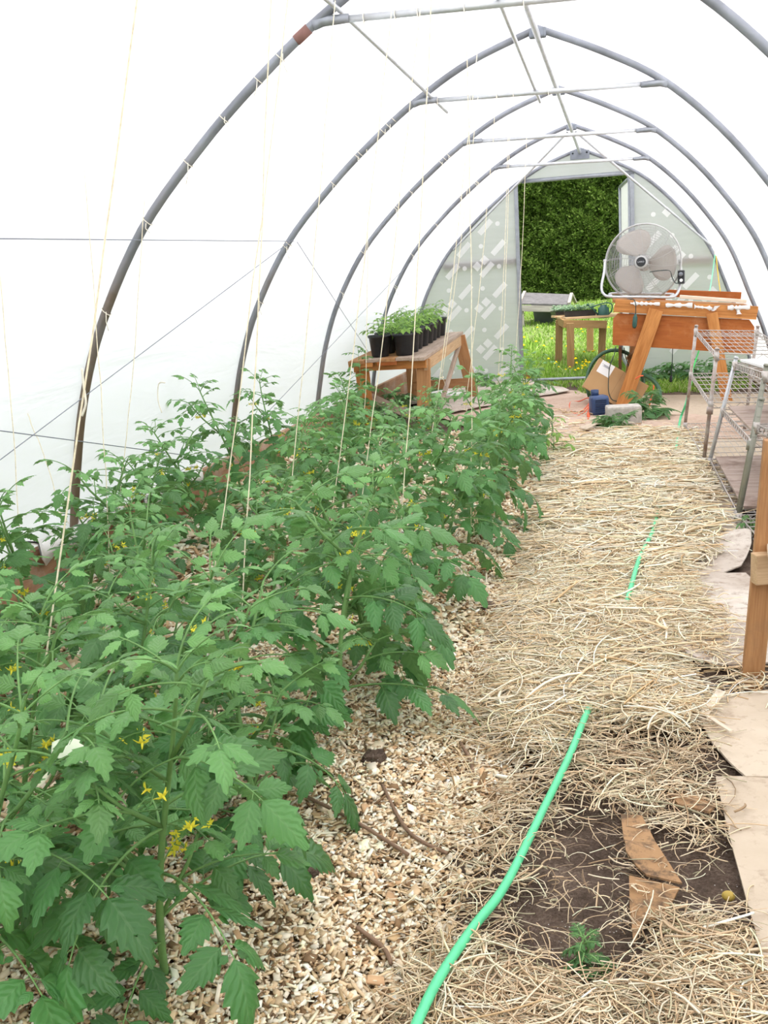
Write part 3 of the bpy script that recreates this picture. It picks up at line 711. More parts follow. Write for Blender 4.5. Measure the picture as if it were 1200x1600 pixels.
# edge board along the left side: two lengths
o = board('baseboard_left', (-2.57, -1.2, .12), (-2.57, 12.6, .125), .038, .25, M['edge_board'], up=(0, 0, 1)); structure(o, 'reddish plank along the foot of the left film', 'edge board')
o = board('baseboard_right', (1.43, -1.2, .1), (1.43, 12.6, .1), .038, .2, M['edge_board'], up=(0, 0, 1)); structure(o, 'plank along the foot of the right film', 'edge board')
for i, (y0, y1, z) in enumerate(((3.9, 4.7, .25), (4.95, 5.8, .25))):
    b = MB(); pts = [(-2.545 + .02 * math.sin(y * 31), y, z + .02 * math.sin(y * 23)) for y in np.linspace(y0, y1, 24)]
    vs = []; 
    for q, p in enumerate(pts):
        vs += [(p[0] - .05, p[1], p[2] + .03), (p[0] + .02, p[1], p[2] + .028 + .012 * math.sin(q * 1.9)), (p[0] + .028, p[1], p[2] - .05 - .03 * math.sin(q * .9)), (p[0] + .022, p[1], p[2] - .05 - .03 * math.sin(q * .9)), (p[0] + .012, p[1], p[2] + .018), (p[0] - .05, p[1], p[2] + .024)]
    b.add(vs, [(q * 6 + k, q * 6 + (k + 1) % 6, q * 6 + 6 + (k + 1) % 6, q * 6 + 6 + k) for q in range(23) for k in range(6)])
    o = b.build('film_flap', M['white_plastic'], smooth=True); tag(o, ('crumpled white film edge folded over the left plank beside the nearest hoop', 'crumpled white film edge folded over the left plank behind the leaves')[i], 'film flap', 'folded film edges')

# ================================================================== TOMATO PLANTS
class LeafMesh:
    """foliage of one plant: leaflets with veins (attribute luv), stalks as slot 1"""
    def __init__(s): s.v = []; s.f = []; s.m = []; s.uv = []; s.ag = []
    def leaflet(s, base, d, nrm, L, Wd, rr, age, lobes=.24, N=12, droop=.9):
        d = d.normalized(); nrm = (nrm - d * nrm.dot(d)).normalized(); side = d.cross(nrm)
        fold = rr.uniform(.12, .42); cv = rr.uniform(.2, 1.0) * droop; tw = rr.uniform(-.35, .35); rn = rr.random()
        n0 = len(s.v); p = V(base); cur = 0
        for i in range(N):
            t = i / (N - 1)
            w = Wd / 2 * (math.sin(PI * min(1, t ** .64)) ** .9) * (1.0 if t > .06 else .35)
            if t > .55: w *= 1 - .25 * (t - .55) / .45
            tooth = (lobes if i % 2 else -lobes * .75) * (1.15 - t * .5) * rr.uniform(.55, 1.2) * (.8 if N > 11 else 1); w *= 1 + (tooth if 0 < i < N - 1 else 0)
            if i == N - 1: w = .0006
            a = -cv * t; dd = d * math.cos(a) + nrm * math.sin(a); nn = nrm * math.cos(a) - d * math.sin(a)
            if i: p = p + dd * (L / (N - 1))
            ta = tw * t; sd = side * math.cos(ta) + nn * math.sin(ta); n2 = nn * math.cos(ta) - side * math.sin(ta)
            fw = .05 * L * (1 if i % 2 else 0)
            wob = rr.uniform(-.03, .03) * Wd
            for k, x in enumerate((-1, -.52, 0, .52, 1)):
                ax = abs(x); q = p + sd * (x * w) + n2 * (fold * ax * w - (.34 * ax ** 3 * w) + (wob if ax == 1 else 0)) + dd * (fw * (ax == 1) + (-.02 * L if ax == 1 and i % 2 == 0 else 0))
                s.v.append(tuple(q)); s.uv.append((x, t, 0)); s.ag.append((age, rn, 0))
        for i in range(N - 1):
            for k in range(4):
                a = n0 + i * 5 + k; s.f.append((a, a + 1, a + 6, a + 5)); s.m.append(0)
    def stalk(s, pts, r0, r1, n=5):
        b = MB(); N = len(pts); b.tube(pts, [r0 + (r1 - r0) * i / (N - 1) for i in range(N)], n, caps=False)
        n0 = len(s.v)
        s.v += b.v; s.uv += [(0, 0, 0)] * len(b.v); s.ag += [(0, .5, 0)] * len(b.v)
        s.f += [tuple(i + n0 for i in f) for f in b.f]; s.m += [1] * len(b.f)
    def compound(s, base, az, elev, L, rr, age, pairs=3, width=.52, scale=1.0, N=12, lobes=.24):
        d = V((math.cos(az) * math.cos(elev), math.sin(az) * math.cos(elev), math.sin(elev)))
        h = V((math.cos(az), math.sin(az), 0)); pts = [V(base)]; dirs = [d]; K = 10; e = elev; bend = rr.uniform(.7, 1.5) * (1 - .5 * age); azd = az; azr = rr.uniform(-.5, .5)
        for i in range(K):
            e -= bend / K; azd += azr / K
            dd = V((math.cos(azd) * math.cos(e), math.sin(azd) * math.cos(e), math.sin(e))); pts.append(pts[-1] + dd * L / K); dirs.append(dd)
        s.stalk(pts, .0032 * scale * (.5 + L * 2.2), .0012 * scale)
        def at(t):
            q = min(t * K, K - 1e-6); i = int(q); return pts[i].lerp(pts[i + 1], q - i), dirs[min(i + 1, K)]
        roll = rr.uniform(-.5, .5)
        def frame(dd):
            side = dd.cross(V((0, 0, 1))); side = side.normalized() if side.length > .05 else h.cross(V((0, 0, 1))).normalized(); up = side.cross(dd)
            return side * math.cos(roll) + up * math.sin(roll), up * math.cos(roll) - side * math.sin(roll)
        LL = L * .40
        for j in range(pairs):
            t = .34 + .54 * j / max(1, pairs - 1) if pairs > 1 else .55
            for sg in (-1, 1):
                p, dd = at(min(.97, t + rr.uniform(-.035, .035))); sd, up = frame(dd)
                a = math.radians(rr.uniform(48, 74)); ld = (dd * math.cos(a) + sd * sg * math.sin(a) - up * rr.uniform(-.05, .28)).normalized()
                l = LL * (.62 + .38 * math.sin(PI * (.25 + .6 * t))) * rr.uniform(.8, 1.15); ps = l * .16
                q = p + ld * ps; s.stalk([p, q], .0011 * scale, .0009 * scale, 4)
                s.leaflet(q, ld, up + V((rr.uniform(-.3, .3), rr.uniform(-.3, .3), 0)), l, l * width * rr.uniform(.9, 1.15), rr, age, lobes, N)
            if age < .6 and rr.random() < .8:
                for sg in (-1, 1):
                    p, dd = at(min(.95, t + .09)); sd, up = frame(dd); l = LL * rr.uniform(.14, .3)
                    ld = (dd * .4 + sd * sg).normalized(); s.leaflet(p + ld * l * .4, ld, up, l, l * .6, rr, age, .1, 6)
        p, dd = at(1.0); sd, up = frame(dd); l = LL * rr.uniform(1.0, 1.25)
        s.leaflet(p, (dd - up * .1).normalized(), up, l, l * width * 1.12, rr, age, lobes, N)
    def build(s, name, mats, parent, Mx=None):
        me = bpy.data.meshes.new(name); me.from_pydata(s.v, [], s.f)
        me.polygons.foreach_set('material_index', np.array(s.m, dtype=np.int32))
        for nm, dat in (('luv', s.uv), ('lage', s.ag)):
            a = me.attributes.new(nm, 'FLOAT_VECTOR', 'POINT'); a.data.foreach_set('vector', np.array(dat, dtype=np.float32).ravel())
        return link(name, me, mats, parent, Mx, smooth=True)

def flower_truss(parent, base, az, rr, n=4):
    b = MB(); d = V((math.cos(az), math.sin(az), .35)).normalized(); pts = [V(base)]
    for i in range(6): pts.append(pts[-1] + (d * .016 + V((0, 0, .004 - .003 * i))))
    b.tube(pts, .0013, 5, mi=0)
    for j in range(n):
        p = pts[2 + j % 5]; a = az + rr.uniform(-1.6, 1.6); e = V((math.cos(a), math.sin(a), rr.uniform(-.5, .5))).normalized(); q = p + e * .014; r = q + (e + V((0, 0, -.8))).normalized() * .009
        b.tube([p, q, r], .0009, 4, mi=0)
        ax = (r - q).normalized(); o1 = ax.orthogonal().normalized(); o2 = ax.cross(o1)
        if j == n - 1:
            b.tube([r, r + ax * .006, r + ax * .011], [.002, .0028, .0006], 6, mi=0); continue
        for k in range(5):                       # five reflexed petals
            t = 2 * PI * k / 5; w = o1 * math.cos(t) + o2 * math.sin(t); sd = ax.cross(w)
            p0, p1, p2 = r, r + w * .007 - ax * .001, r + w * .015 - ax * .006
            th = ax * .0008
            b.add([p0 - sd * .0012, p0 + sd * .0012, p1 + sd * .0034, p1 - sd * .0034, p2, p0 - sd * .0012 + th, p0 + sd * .0012 + th, p1 + sd * .0034 + th, p1 - sd * .0034 + th, p2 + th],
                  [(0, 1, 2, 3), (3, 2, 4), (8, 7, 6, 5), (9, 7, 8), (0, 5, 6, 1), (1, 6, 7, 2), (2, 7, 9, 4), (4, 9, 8, 3), (3, 8, 5, 0)], 1)
        b.tube([r, r + ax * .005, r + ax * .011], [.0022, .002, .0005], 6, mi=1)
    return b.build('flower_truss', [M['stem'], M['petal']], parent, smooth=False)

def make_tomato(seed, H=.62, bushy=1.0, N=12, lean=(.0, .0), trusses=3, thin=False):
    rr = random.Random(seed); root = thing('tomato_plant', None, 'tomato plant', (0, 0, 0))
    K = 14; pts = []; wob = rr.uniform(0, 6)
    for i in range(K + 1):
        t = i / K; pts.append(V((lean[0] * t ** 1.4 * H + .03 * math.sin(wob + t * 4) * t, lean[1] * t ** 1.4 * H + .03 * math.cos(wob + t * 3.3) * t, H * t - .03 * (1 - t))))
    b = MB(); b.tube(pts, [.0085 - .0052 * i / K for i in range(K + 1)], 8)
    def at(t):
        q = min(t * K, K - 1e-6); i = int(q); return pts[i].lerp(pts[i + 1], q - i)
    lm = LeafMesh(); az = rr.uniform(0, 6.28); nn = 13 if not thin else 9; tr = []
    for j in range(nn):
        t = .10 + .86 * j / (nn - 1); az += math.radians(137.5) + rr.uniform(-.3, .3); age = max(0, (t - .6) / .4) ** 1.3
        L = (.255 * (1 - .30 * max(0, t - .5) / .5) * (.78 if t < .2 else 1) - .10 * age) * rr.uniform(.85, 1.15) * bushy
        el = math.radians(rr.uniform(14, 34) + 24 * age) 
        lm.compound(at(t), az, el, L, rr, age, 3 if L > .13 else 2, N=N)
        if .22 < t < .8 and rr.random() < (.62 if not thin else .3):   # side shoot
            sa = az + rr.uniform(-.4, .4); sl = rr.uniform(.10, .24) * bushy; e = V((math.cos(sa) * .6, math.sin(sa) * .6, .9)).normalized()
            sp = [at(t), at(t) + e * sl * .5 + V((math.cos(sa), math.sin(sa), 0)) * .02, at(t) + e * sl + V((math.cos(sa), math.sin(sa), 0)) * .02]
            b.tube(sp, [.0048, .004, .0026], 6)
            z2 = rr.uniform(0, 6)
            for q in range(5):
                z2 += 2.4; u = (.35, .6, .8, .93, 1)[q]; pp = sp[0].lerp(sp[1], u * 2) if u < .5 else sp[1].lerp(sp[2], u * 2 - 1)
                lm.compound(pp, z2, math.radians(rr.uniform(20, 50)), (.20 - .09 * u) * rr.uniform(.85, 1.2) * bushy, rr, .25 + .6 * u * u, 2, N=max(8, N - 2))
        if .35 < t < .92 and len(tr) < trusses and j % 2 == 0: tr.append((at(t), az + 2.0 + rr.uniform(-.4, .4)))
    for q in range(4):
        az += 1.7; lm.compound(at(1.0), az, math.radians(rr.uniform(35, 70)), rr.uniform(.085, .135) * bushy, rr, 1.0, 2, N=max(8, N - 2))
    b.build('main_stem', M['stem'], root, smooth=True)
    lm.build('foliage', [M['leaf'], M['stem']], root)
    for p, a in tr: flower_truss(root, p, a, rr, rr.choice((3, 4, 5)))
    return root
BIG = [make_tomato(100 + i, H, 1.12, 13, ln, 4) for i, (H, ln) in enumerate(((.60, (-.25, .1)), (.66, (.15, .2)), (.58, (.3, -.1)), (.64, (-.1, -.25))))]
MIDV = [make_tomato(200 + i, H, 1.05, 9, ln, 4) for i, (H, ln) in enumerate(((.64, (.1, .1)), (.70, (-.2, 0)), (.60, (.2, -.2)), (.74, (0, .25))))]
used = set()
def place_tomato(proto, x, y, rz, sc, label, group, tilt=(0, 0)):
    z = float(mulch_h(np.array([x]), np.array([y]))[0])
    Mx = Matrix.Translation((x, y, z)) @ Euler((tilt[0], tilt[1], rz), 'XYZ').to_matrix().to_4x4() @ Matrix.Scale(sc, 4)
    if proto.name not in used:
        used.add(proto.name); proto.matrix_basis = Mx; proto['label'] = label; proto['group'] = group; return proto
    return copy_tree(proto, Mx, label, group)
rr = random.Random(5)
rowR = [(-.86, 1.53), (-.80, 2.04), (-.78, 2.62), (-.80, 3.10), (-.76, 3.62), (-.72, 4.15), (-.76, 4.7), (-.68, 5.25), (-.74, 5.85), (-.70, 6.4), (-.76, 6.95), (-.72, 7.45), (-.78, 8.0)]
rowM = [(-1.16, 1.36), (-1.36, 1.86), (-1.36, 2.32), (-1.42, 2.85), (-1.40, 3.45), (-1.45, 4.0), (-1.38, 4.6), (-1.46, 5.2), (-1.42, 5.8), (-1.48, 6.4), (-1.45, 7.0), (-1.5, 7.6), (-1.46, 8.15)]
rowL = [(-1.90, 2.5), (-2.02, 3.0), (-2.10, 3.55), (-2.14, 4.15), (-2.12, 4.8), (-2.15, 5.45), (-2.14, 6.1), (-2.15, 6.75), (-2.13, 7.4), (-2.16, 7.95)]
for nm, row in (('in the row beside the straw path', rowR), ('in the middle row', rowM), ('in the row along the left plank', rowL)):
    for i, (x, y) in enumerate(row):
        pool = BIG if y < 3.3 else MIDV; p = pool[(i + (1 if nm[-4:] == 'path' else 0)) % len(pool)] if y < 3.3 else pool[rr.randrange(4)]
        sc = rr.uniform(.92, 1.08) * (.98 if row is not rowR or y < 6 else .9)
        if row is rowL and i in (4, 6): sc *= 1.08
        if row is rowM and y > 6: sc *= .68
        if row is rowL and y > 6.6: sc *= .62
        if row is rowR and 6.3 < y < 7.2: sc *= 1.06
        lab = ('nearest' if i == 0 else 'last' if i == len(row) - 1 else ORD[i]) + ' tomato plant ' + nm + (', at the bottom edge' if i == 0 and row is rowR else ', counted from the camera' if 0 < i < len(row) - 1 else ', standing before the pot table' if i and row is not rowR else '')
        place_tomato(p, x + rr.uniform(-.03, .03), y, rr.uniform(0, 6.28), sc, lab, 'tomato plants in the bed', (rr.uniform(-.08, .08), rr.uniform(-.08, .08)))
# a lighter pepper-like plant at the far right end of the bed
def make_small(name, seed, H, n, L, matname, label, cat, loc, group=None, width=.5, pairs=2, el=(10, 45), lobes=.12, N=9, age=.3):
    rr = random.Random(seed); root = thing(name, label, cat, loc, 0, group); lm = LeafMesh(); az = rr.uniform(0, 6)
    b = MB(); b.tube([V(loc) + V((0, 0, -.01)), V(loc) + V((.01, 0, H * .5)), V(loc) + V((0, .01, H))], [.004, .003, .0018], 6)
    b.build('stem', M['stem'], root, smooth=True)
    for j in range(n):
        t = .12 + .88 * j / max(1, n - 1); az += 2.4
        lm.compound(V(loc) + V((0, 0, H * t)), az, math.radians(rr.uniform(*el)), L * rr.uniform(.75, 1.2) * (1 - .45 * t), rr, min(1, age + .5 * t * t), pairs, width, N=N, lobes=lobes)
    lm.build('foliage', [M[matname], M['stem']], root); return root
make_small('pepper_plant', 41, .30, 12, .20, 'seedling_leaf', 'light green bushy plant at the far right end of the bed beside the path', 'plant', (-.50, 7.35, .0), None, .42, 2, (10, 40), .03)
make_small('volunteer_plant', 42, .78, 20, .24, 'weed_leaf', 'tall dark green weedy plant against the film left of the pot table', 'plant', (-2.28, 8.85, .0), None, .5, 3, (10, 45), .2)
# ------------------------------------------------------------------ twine strings
STR = [  # (upper px, lower px, depth of its plant, z of the tied end at the top, label)
    ((155, 390), (5, 1450), 2.05, 'thick twine string slanting down the left side to the nearest plants'),
    ((12, 620), (40, 1010), 3.3, 'leftmost twine string, falling steeply beside the left edge'),
    ((40, 640), (95, 800), 3.9, 'thin pale twine string slanting right just inside the left edge'),
    ((150, 560), (172, 912), 3.55, 'twine string crossing the foot of the nearest hoop'),
    ((205, 560), (183, 820), 4.15, 'twine string just right of the nearest hoop'),
    ((375, 560), (305, 1110), 2.9, 'twine string slanting down left of a straight pair, before the second hoop'),
    ((393, 560), (362, 1190), 2.65, 'twine string beside the second hoop, reaching lowest of the middle strings'),
    ((472, 560), (447, 830), 4.0, 'twine string just left of the third hoop foot'),
    ((568, 377), (506, 900), 4.0, 'twine string passing the left end of the pot table'),
    ((600, 480), (553, 867), 4.15, 'twine string crossing the leftmost front pot'),
    ((570, 560), (569, 672), 6.4, 'short upright twine string by the left front leg of the pot table'),
    ((645, 470), (615, 985), 3.62, 'twine string crossing the right front pot and falling far into the plants'),
    ((705, 420), (664, 760), 5.25, 'left of two close twine strings over the right front leg of the pot table'),
    ((712, 420), (690, 590), 6.4, 'right of two close twine strings over the right front leg of the pot table'),
    ((732, 420), (736, 820), 4.7, 'upright twine string before the left sheet of the end wall'),
    ((749, 420), (727, 640), 6.4, 'twine string slanting before the left sheet of the end wall'),
    ((785, 420), (778, 600), 7.45, 'left of two close twine strings beside the doorway'),
    ((792, 300), (783, 600), 7.45, 'right of two close twine strings beside the doorway'),
    ((820, 262), (803, 590), 8.0, 'twine string hanging at the left door post'),
]
for k, (a, c, Y, lab) in enumerate(STR):
    P0, P1 = A(*a, Y), A(*c, Y); d = P0 - P1
    s = 1.0
    while s < 12:
        q = P1 + d * s
        if q.z > 2.34 or q.z > prof_z(max(-2.6, min(1.4, q.x))) - .03: break
        s += .01
    Q = P1 + d * s; L = (Q - P1).length; n = 14; pts = []
    rs = random.Random(k)
    for i in range(n + 1):
        t = i / n; pts.append(Q.lerp(P1, t) + V((rs.uniform(-.003, .003), 0, 0)) * (1 if 0 < i < n else 0) + V((.012 * math.sin(PI * t), 0, 0)))
    w = thing('twine_string', lab, 'string', Q, 0, 'twine strings hanging over the plants')
    b = MB(); b.tube(pts, .0019 if k else .0024, 6); b.build('strand', M['twine'], w, smooth=True)
    # knot and loose tail at the plant
    b = MB(); ring = [P1 + V((math.cos(u) * .012, math.sin(u) * .012, .004 * math.sin(u * 2))) for u in np.linspace(0, 2 * PI, 12)[:-1]]; b.tube(ring, .0018, 5, closed=True)
    b.tube([P1, P1 + V((.015, -.01, -.015)), P1 + V((.02 + rs.uniform(-.02, .02), -.012, -.05))], .0015, 5); b.build('knot_tail', M['twine'], w, smooth=True)
def loop(label, pts, Y, r=.0019):
    b = MB(); b.tube(spline3([A(*p, Y) for p in pts], 6), r, 6); return tag(b.build('twine_scrap', M['white_twine'], smooth=True), label, 'twine', 'loose ends of twine among the leaves')
loop('curled loose twine end among the leaves behind the middle strings', [(668, 767), (652, 766), (641, 774), (638, 785), (650, 795)], 5.0)
loop('looped loose twine hanging at the path side of the leaves', [(703, 880), (718, 888), (724, 905), (730, 935), (722, 930), (719, 905), (735, 898)], 3.7)
loop('short curl of loose twine hanging before the film beside the nearest hoop', [(258, 598), (248, 600), (247, 625), (253, 645)], 4.6, .003)
loop('loose twine arc right of the nearest pair of strings among the leaves', [(360, 762), (380, 772), (390, 795), (403, 803)], 4.1)
loop('frayed white twine tuft hanging beside the thick slanting string', [(128, 575), (131, 605), (134, 630), (128, 650)], 2.9, .004)

lm = LeafMesh(); _p = A(82, 1160, 1.62); _q = A(134, 1178, 1.58); lm.leaflet(_p, (_q - _p).normalized(), V((.1, -.5, .8)), (_q - _p).length, .05, random.Random(8), .2, .2, 12, .5)
for _f in range(len(lm.v)): pass
o = lm.build('bleached_leaf', [plain('bleached_leaf', (.70, .78, .58), .6), M['stem']], None); tag(o, 'single bleached whitish leaf lying on the green leaves near the left edge', 'leaf')

# ================================================================== POTTING BENCH AND FAN
BY = 10.2
bx0 = thing('potting_bench', 'tall orange wooden potting bench with deep front panel and splayed legs, under the fan', 'bench', (.55, BY + .35, 0))
def AB(u, v, dy=0): return A(u, v, BY + dy)
m_o = M['orange_wood']
# front rails (two strips), panel with clipped corners
p0, p1 = AB(961, 473, -.02), AB(1184, 484, -.02)
board('front_rail', p0, p1, .045, .062, m_o, bx0)
p0, p1 = AB(959, 482, -.012), AB(1182, 494, -.012)
board('front_rail', p0, p1, .05, .065, m_o, bx0)
pa, pb, pc, pd = AB(958, 489), AB(1179, 500), AB(1178, 553), AB(957, 539)
def lerp(a, b, t): return a + (b - a) * t
poly = [lerp(pd, pa, .0), lerp(pd, pa, .82), lerp(pa, pb, .035), lerp(pb, pa, .035), lerp(pb, pc, .2), pc]
org = pa.copy(); ux = (pb - pa).normalized(); uz = V((0, 0, 1)); uy = uz.cross(ux).normalized(); uz = ux.cross(uy)
Mp = Matrix((ux, uy, uz)).transposed().to_4x4(); Mp.translation = org
b = MB(); b.prism([(ux.dot(q - org), uz.dot(q - org)) for q in poly], .022, Matrix(((1, 0, 0, 0), (0, 0, 1, 0), (0, 1, 0, 0), (0, 0, 0, 1)))); 
b.build('front_panel', M['red_wood'], bx0, Mp)
# bench top boards, running left to right, and the light board lying along the front right
for k in range(4):
    dy = .10 + k * .165; q0, q1 = AB(957, 468.5), AB(1175, 478); q0 = q0 + V((0, dy, -.012)); q1 = q1 + V((0, dy, -.012))
    board('top_board', q0, q1, .155, .028, m_o if k % 2 else M['brown_wood'], bx0)
q0, q1 = AB(1040, 458, .68), AB(1158, 462, .66); board('back_rail', q0, q1, .04, .07, M['red_wood'], bx0)
q0, q1 = AB(957, 458, .68), AB(1040, 460, .68); board('back_rail', q0 - V((0, 0, .05)), q1 - V((0, 0, .05)), .04, .05, M['red_wood'], bx0)
def leg(nm, top, foot, w, t, m, dy=0.0, up=(0, -1, 0)):
    return board(nm, top, foot, w, t, m, bx0, up)
leg('leg', AB(1025, 484, -.05), AB(972, 637, -.05), .135, .045, m_o)
leg('leg', AB(1112, 489, -.05), AB(1137, 606, -.05) + V((0, .0, -.16)), .10, .045, m_o)
leg('leg', AB(1002, 500, .68), AB(978, 600, .70) + V((0, 0, -.17)), .12, .045, M['brown_wood'])
leg('leg', AB(1112, 500, .68), AB(1135, 585, .7) + V((0, 0, -.22)), .10, .045, M['brown_wood'])
board('end_panel', AB(969, 540, .35), AB(969, 592, .35), .45, .03, plain('dark_brown_wood', (.14, .06, .03), .8), bx0, (1, 0, 0))
board('stretcher', AB(985, 560, .66), AB(1000, 545, .1), .09, .03, M['brown_wood'], bx0)
# scraps of white film stapled along the rail
rs = random.Random(4)
for (u0, v0, u1, v1) in ((985, 474, 1031, 475), (1040, 477, 1082, 477), (1085, 479, 1113, 482), (1114, 486, 1121, 478), (1137, 481, 1172, 480), (1152, 481, 1155, 491)):
    b = MB(); vs = []; n = 14
    for i in range(n):
        t = i / (n - 1); c_ = AB(u0 + (u1 - u0) * t, v0 + (v1 - v0) * t, -.052 - .006 * rs.random()); h = .013 + rs.uniform(-.008, .012); dn = V((0, 0, 1)) if abs(u1 - u0) > 8 else V((1, 0, 0))
        vs += [c_ + dn * h, c_ - dn * h + V((0, -.004 * rs.random(), 0)), c_ - dn * h + V((0, .012, 0)), c_ + dn * h + V((0, .010, 0))]
    b.add(vs, [(q * 4 + k, q * 4 + (k + 1) % 4, q * 4 + 4 + (k + 1) % 4, q * 4 + 4 + k) for q in range(n - 1) for k in range(4)])
    b.build('film_scrap', M['white_plastic'], bx0, smooth=True)
q0, q1 = AB(1062, 463.5, .16), AB(1166, 471, .12)
o = board('loose_board', q0, q1, .17, .03, M['plywood']); tag(o, 'bleached pale board lying on the right half of the potting bench', 'board')
# --- fan
FC = A(1004.5, 410, 10.42); FR = .358
fan = thing('floor_fan', 'large round grey floor fan in a wire guard, standing on the potting bench', 'fan', V((FC.x, FC.y, AB(1004, 466, .2).z)))
toc = (CAMPOS - FC); toc.z *= .3; zf = (toc.normalized() + V((-.18, 0, .06))).normalized(); xf = V((0, 0, 1)).cross(zf).normalized(); yf = zf.cross(xf)
FM = Matrix((xf, yf, zf)).transposed().to_4x4(); FM.translation = FC
def circ(r, z, n=56): return [V((r * math.cos(a), r * math.sin(a), z)) for a in np.linspace(0, 2 * PI, n + 1)[:-1]]
def guardz(r, s): q = r / FR; return s * (.012 + .085 * math.sqrt(max(0, 1 - q ** 2.6)))
for nm, s, rings, spk in (('front_guard', 1, 26, 14), ('rear_guard', -1, 14, 14)):
    b = MB()
    for k in range(rings):
        r = .062 + (FR - .066) * k / (rings - 1); b.tube(circ(r, guardz(r, s)), .0015 if s > 0 else .0014, 4, closed=True)
    for k in range(spk):
        a = 2 * PI * k / spk; b.tube([V((r * math.cos(a + .35 * (r / FR)), r * math.sin(a + .35 * (r / FR)), guardz(r, s) - s * .002)) for r in np.linspace(.05, FR, 12)], .0021, 5)
    b.build(nm, M['fan_wire'], fan, FM, smooth=True)
b = MB(); b.lathe([(FR - .006, -.016), (FR + .006, -.016), (FR + .009, 0), (FR + .006, .016), (FR - .006, .016)], 64, closed=True); b.build('rim_band', M['fan_metal'], fan, FM, smooth=True)
b = MB(); b.lathe([(0, .098), (.05, .1), (.066, .094), (.07, .082), (.06, .078), (0, .078)], 32); b.build('guard_boss', M['fan_metal'], fan, FM, smooth=True)
b = MB(); b.lathe([(0, .104), (.042, .104), (.045, .1), (.045, .096), (0, .096)], 32); hub = b.build('badge', M['black_plastic'], fan, FM, smooth=False)
fc = bpy.data.curves.new('lettering', 'FONT'); fc.body = 'LASKO'; fc.size = .020; fc.align_x = 'CENTER'; fc.align_y = 'CENTER'; fc.extrude = .0006
to = bpy.data.objects.new('tmp_text', fc); COL.objects.link(to); bpy.context.view_layer.update()
tm = bpy.data.meshes.new_from_object(to.evaluated_get(bpy.context.evaluated_depsgraph_get())); bpy.data.objects.remove(to); tm.materials.clear()
link('lettering', tm, M['light_lettering'], hub, FM @ Matrix.Translation((0, 0, .105)))
b = MB(); b.lathe([(0, -.10), (.07, -.10), (.078, -.09), (.078, .0), (.05, .02), (0, .02)], 28); b.build('motor', M['fan_metal'], fan, FM, smooth=True)
for k in range(3):                                # three broad cupped blades
    a0 = math.radians(-14 + 120 * k); b = MB(); vs = []; nr, na = 10, 8
    for th in (0, .0025):
        for i in range(nr):
            r = .055 + .262 * i / (nr - 1); q = i / (nr - 1); half = math.radians(16 + 27 * math.sin(PI * (.12 + .72 * q)))
            if i == nr - 1: half *= .75
            for j in range(na):
                u = j / (na - 1) * 2 - 1; a = a0 + u * half + .18 * q; vs.append(V((r * math.cos(a), r * math.sin(a), .012 + .032 * u + .012 * u * u + th)))
    n1 = nr * na; fs = [(i * na + j, i * na + j + 1, (i + 1) * na + j + 1, (i + 1) * na + j) for i in range(nr - 1) for j in range(na - 1)]
    fs += [tuple(n1 + q for q in reversed(f)) for f in fs]
    rim = [i * na for i in range(nr)] + [(nr - 1) * na + j for j in range(1, na)] + [i * na + na - 1 for i in range(nr - 2, -1, -1)] + [j for j in range(na - 2, 0, -1)]
    fs += [(rim[i], rim[(i + 1) % len(rim)], n1 + rim[(i + 1) % len(rim)], n1 + rim[i]) for i in range(len(rim))]
    b.add(vs, fs); b.build('blade', M['fan_blade'], fan, FM, smooth=True)
yb = .2
pts = [A(945.5, 406, 10.42), A(944, 425, 10.38), A(940, 447, 10.32), A(943, 459, 10.28), A(955, 463.5, 10.25), A(1000, 464, 10.25), A(1045, 464.5, 10.25), A(1056, 461, 10.28), A(1062, 448, 10.34), A(1064, 425, 10.40), A(1062.5, 411, 10.42)]
b = MB(); b.tube(spline3(pts, 5), .0125, 10); b.build('stand', M['bright_steel'], fan, smooth=True)
pts = [A(955, 462, 10.3), A(952, 460, 10.5), A(960, 458.5, 10.62), A(1003, 459, 10.62), A(1046, 459.5, 10.62), A(1052, 460.5, 10.5), A(1048, 463, 10.3)]
b = MB(); b.tube(spline3(pts, 5), .0125, 10); b.build('stand', M['bright_steel'], fan, smooth=True)
for u in (945.5, 1062.5):
    c_ = A(u, 408, 10.42); b = MB(); b.tube([c_ - xf * .015, c_ + xf * .015], .018, 10); b.build('pivot_knob', M['fan_metal'], fan, smooth=True)
SM = FM.copy(); SM.translation = A(1064.5, 433, 10.33)
b = MB(); b.cbox((0, 0, 0), (.062, .125, .05), .008); sw = b.build('switch_box', M['black_plastic'], fan, SM)
b = MB(); b.lathe([(.02, .024), (.02, .04), (.015, .046), (0, .046)], 18, Matrix.Translation((0, .025, 0))); b.build('speed_knob', M['dark_steel'], sw, SM, smooth=True)
b = MB(); b.lathe([(.015, .024), (.015, .028), (0, .028)], 18, Matrix.Translation((.003, -.03, 0))); b.build('button', M['paper'], sw, SM)
b = MB(); b.tube(spline3([A(1015, 425, 10.30), A(1030, 423, 10.28), A(1046, 423, 10.3), A(1050, 433, 10.3), A(1055, 442, 10.3), A(1062, 442, 10.3)], 5), .004, 6); b.build('switch_cable', M['dark_cord'], fan, smooth=True)
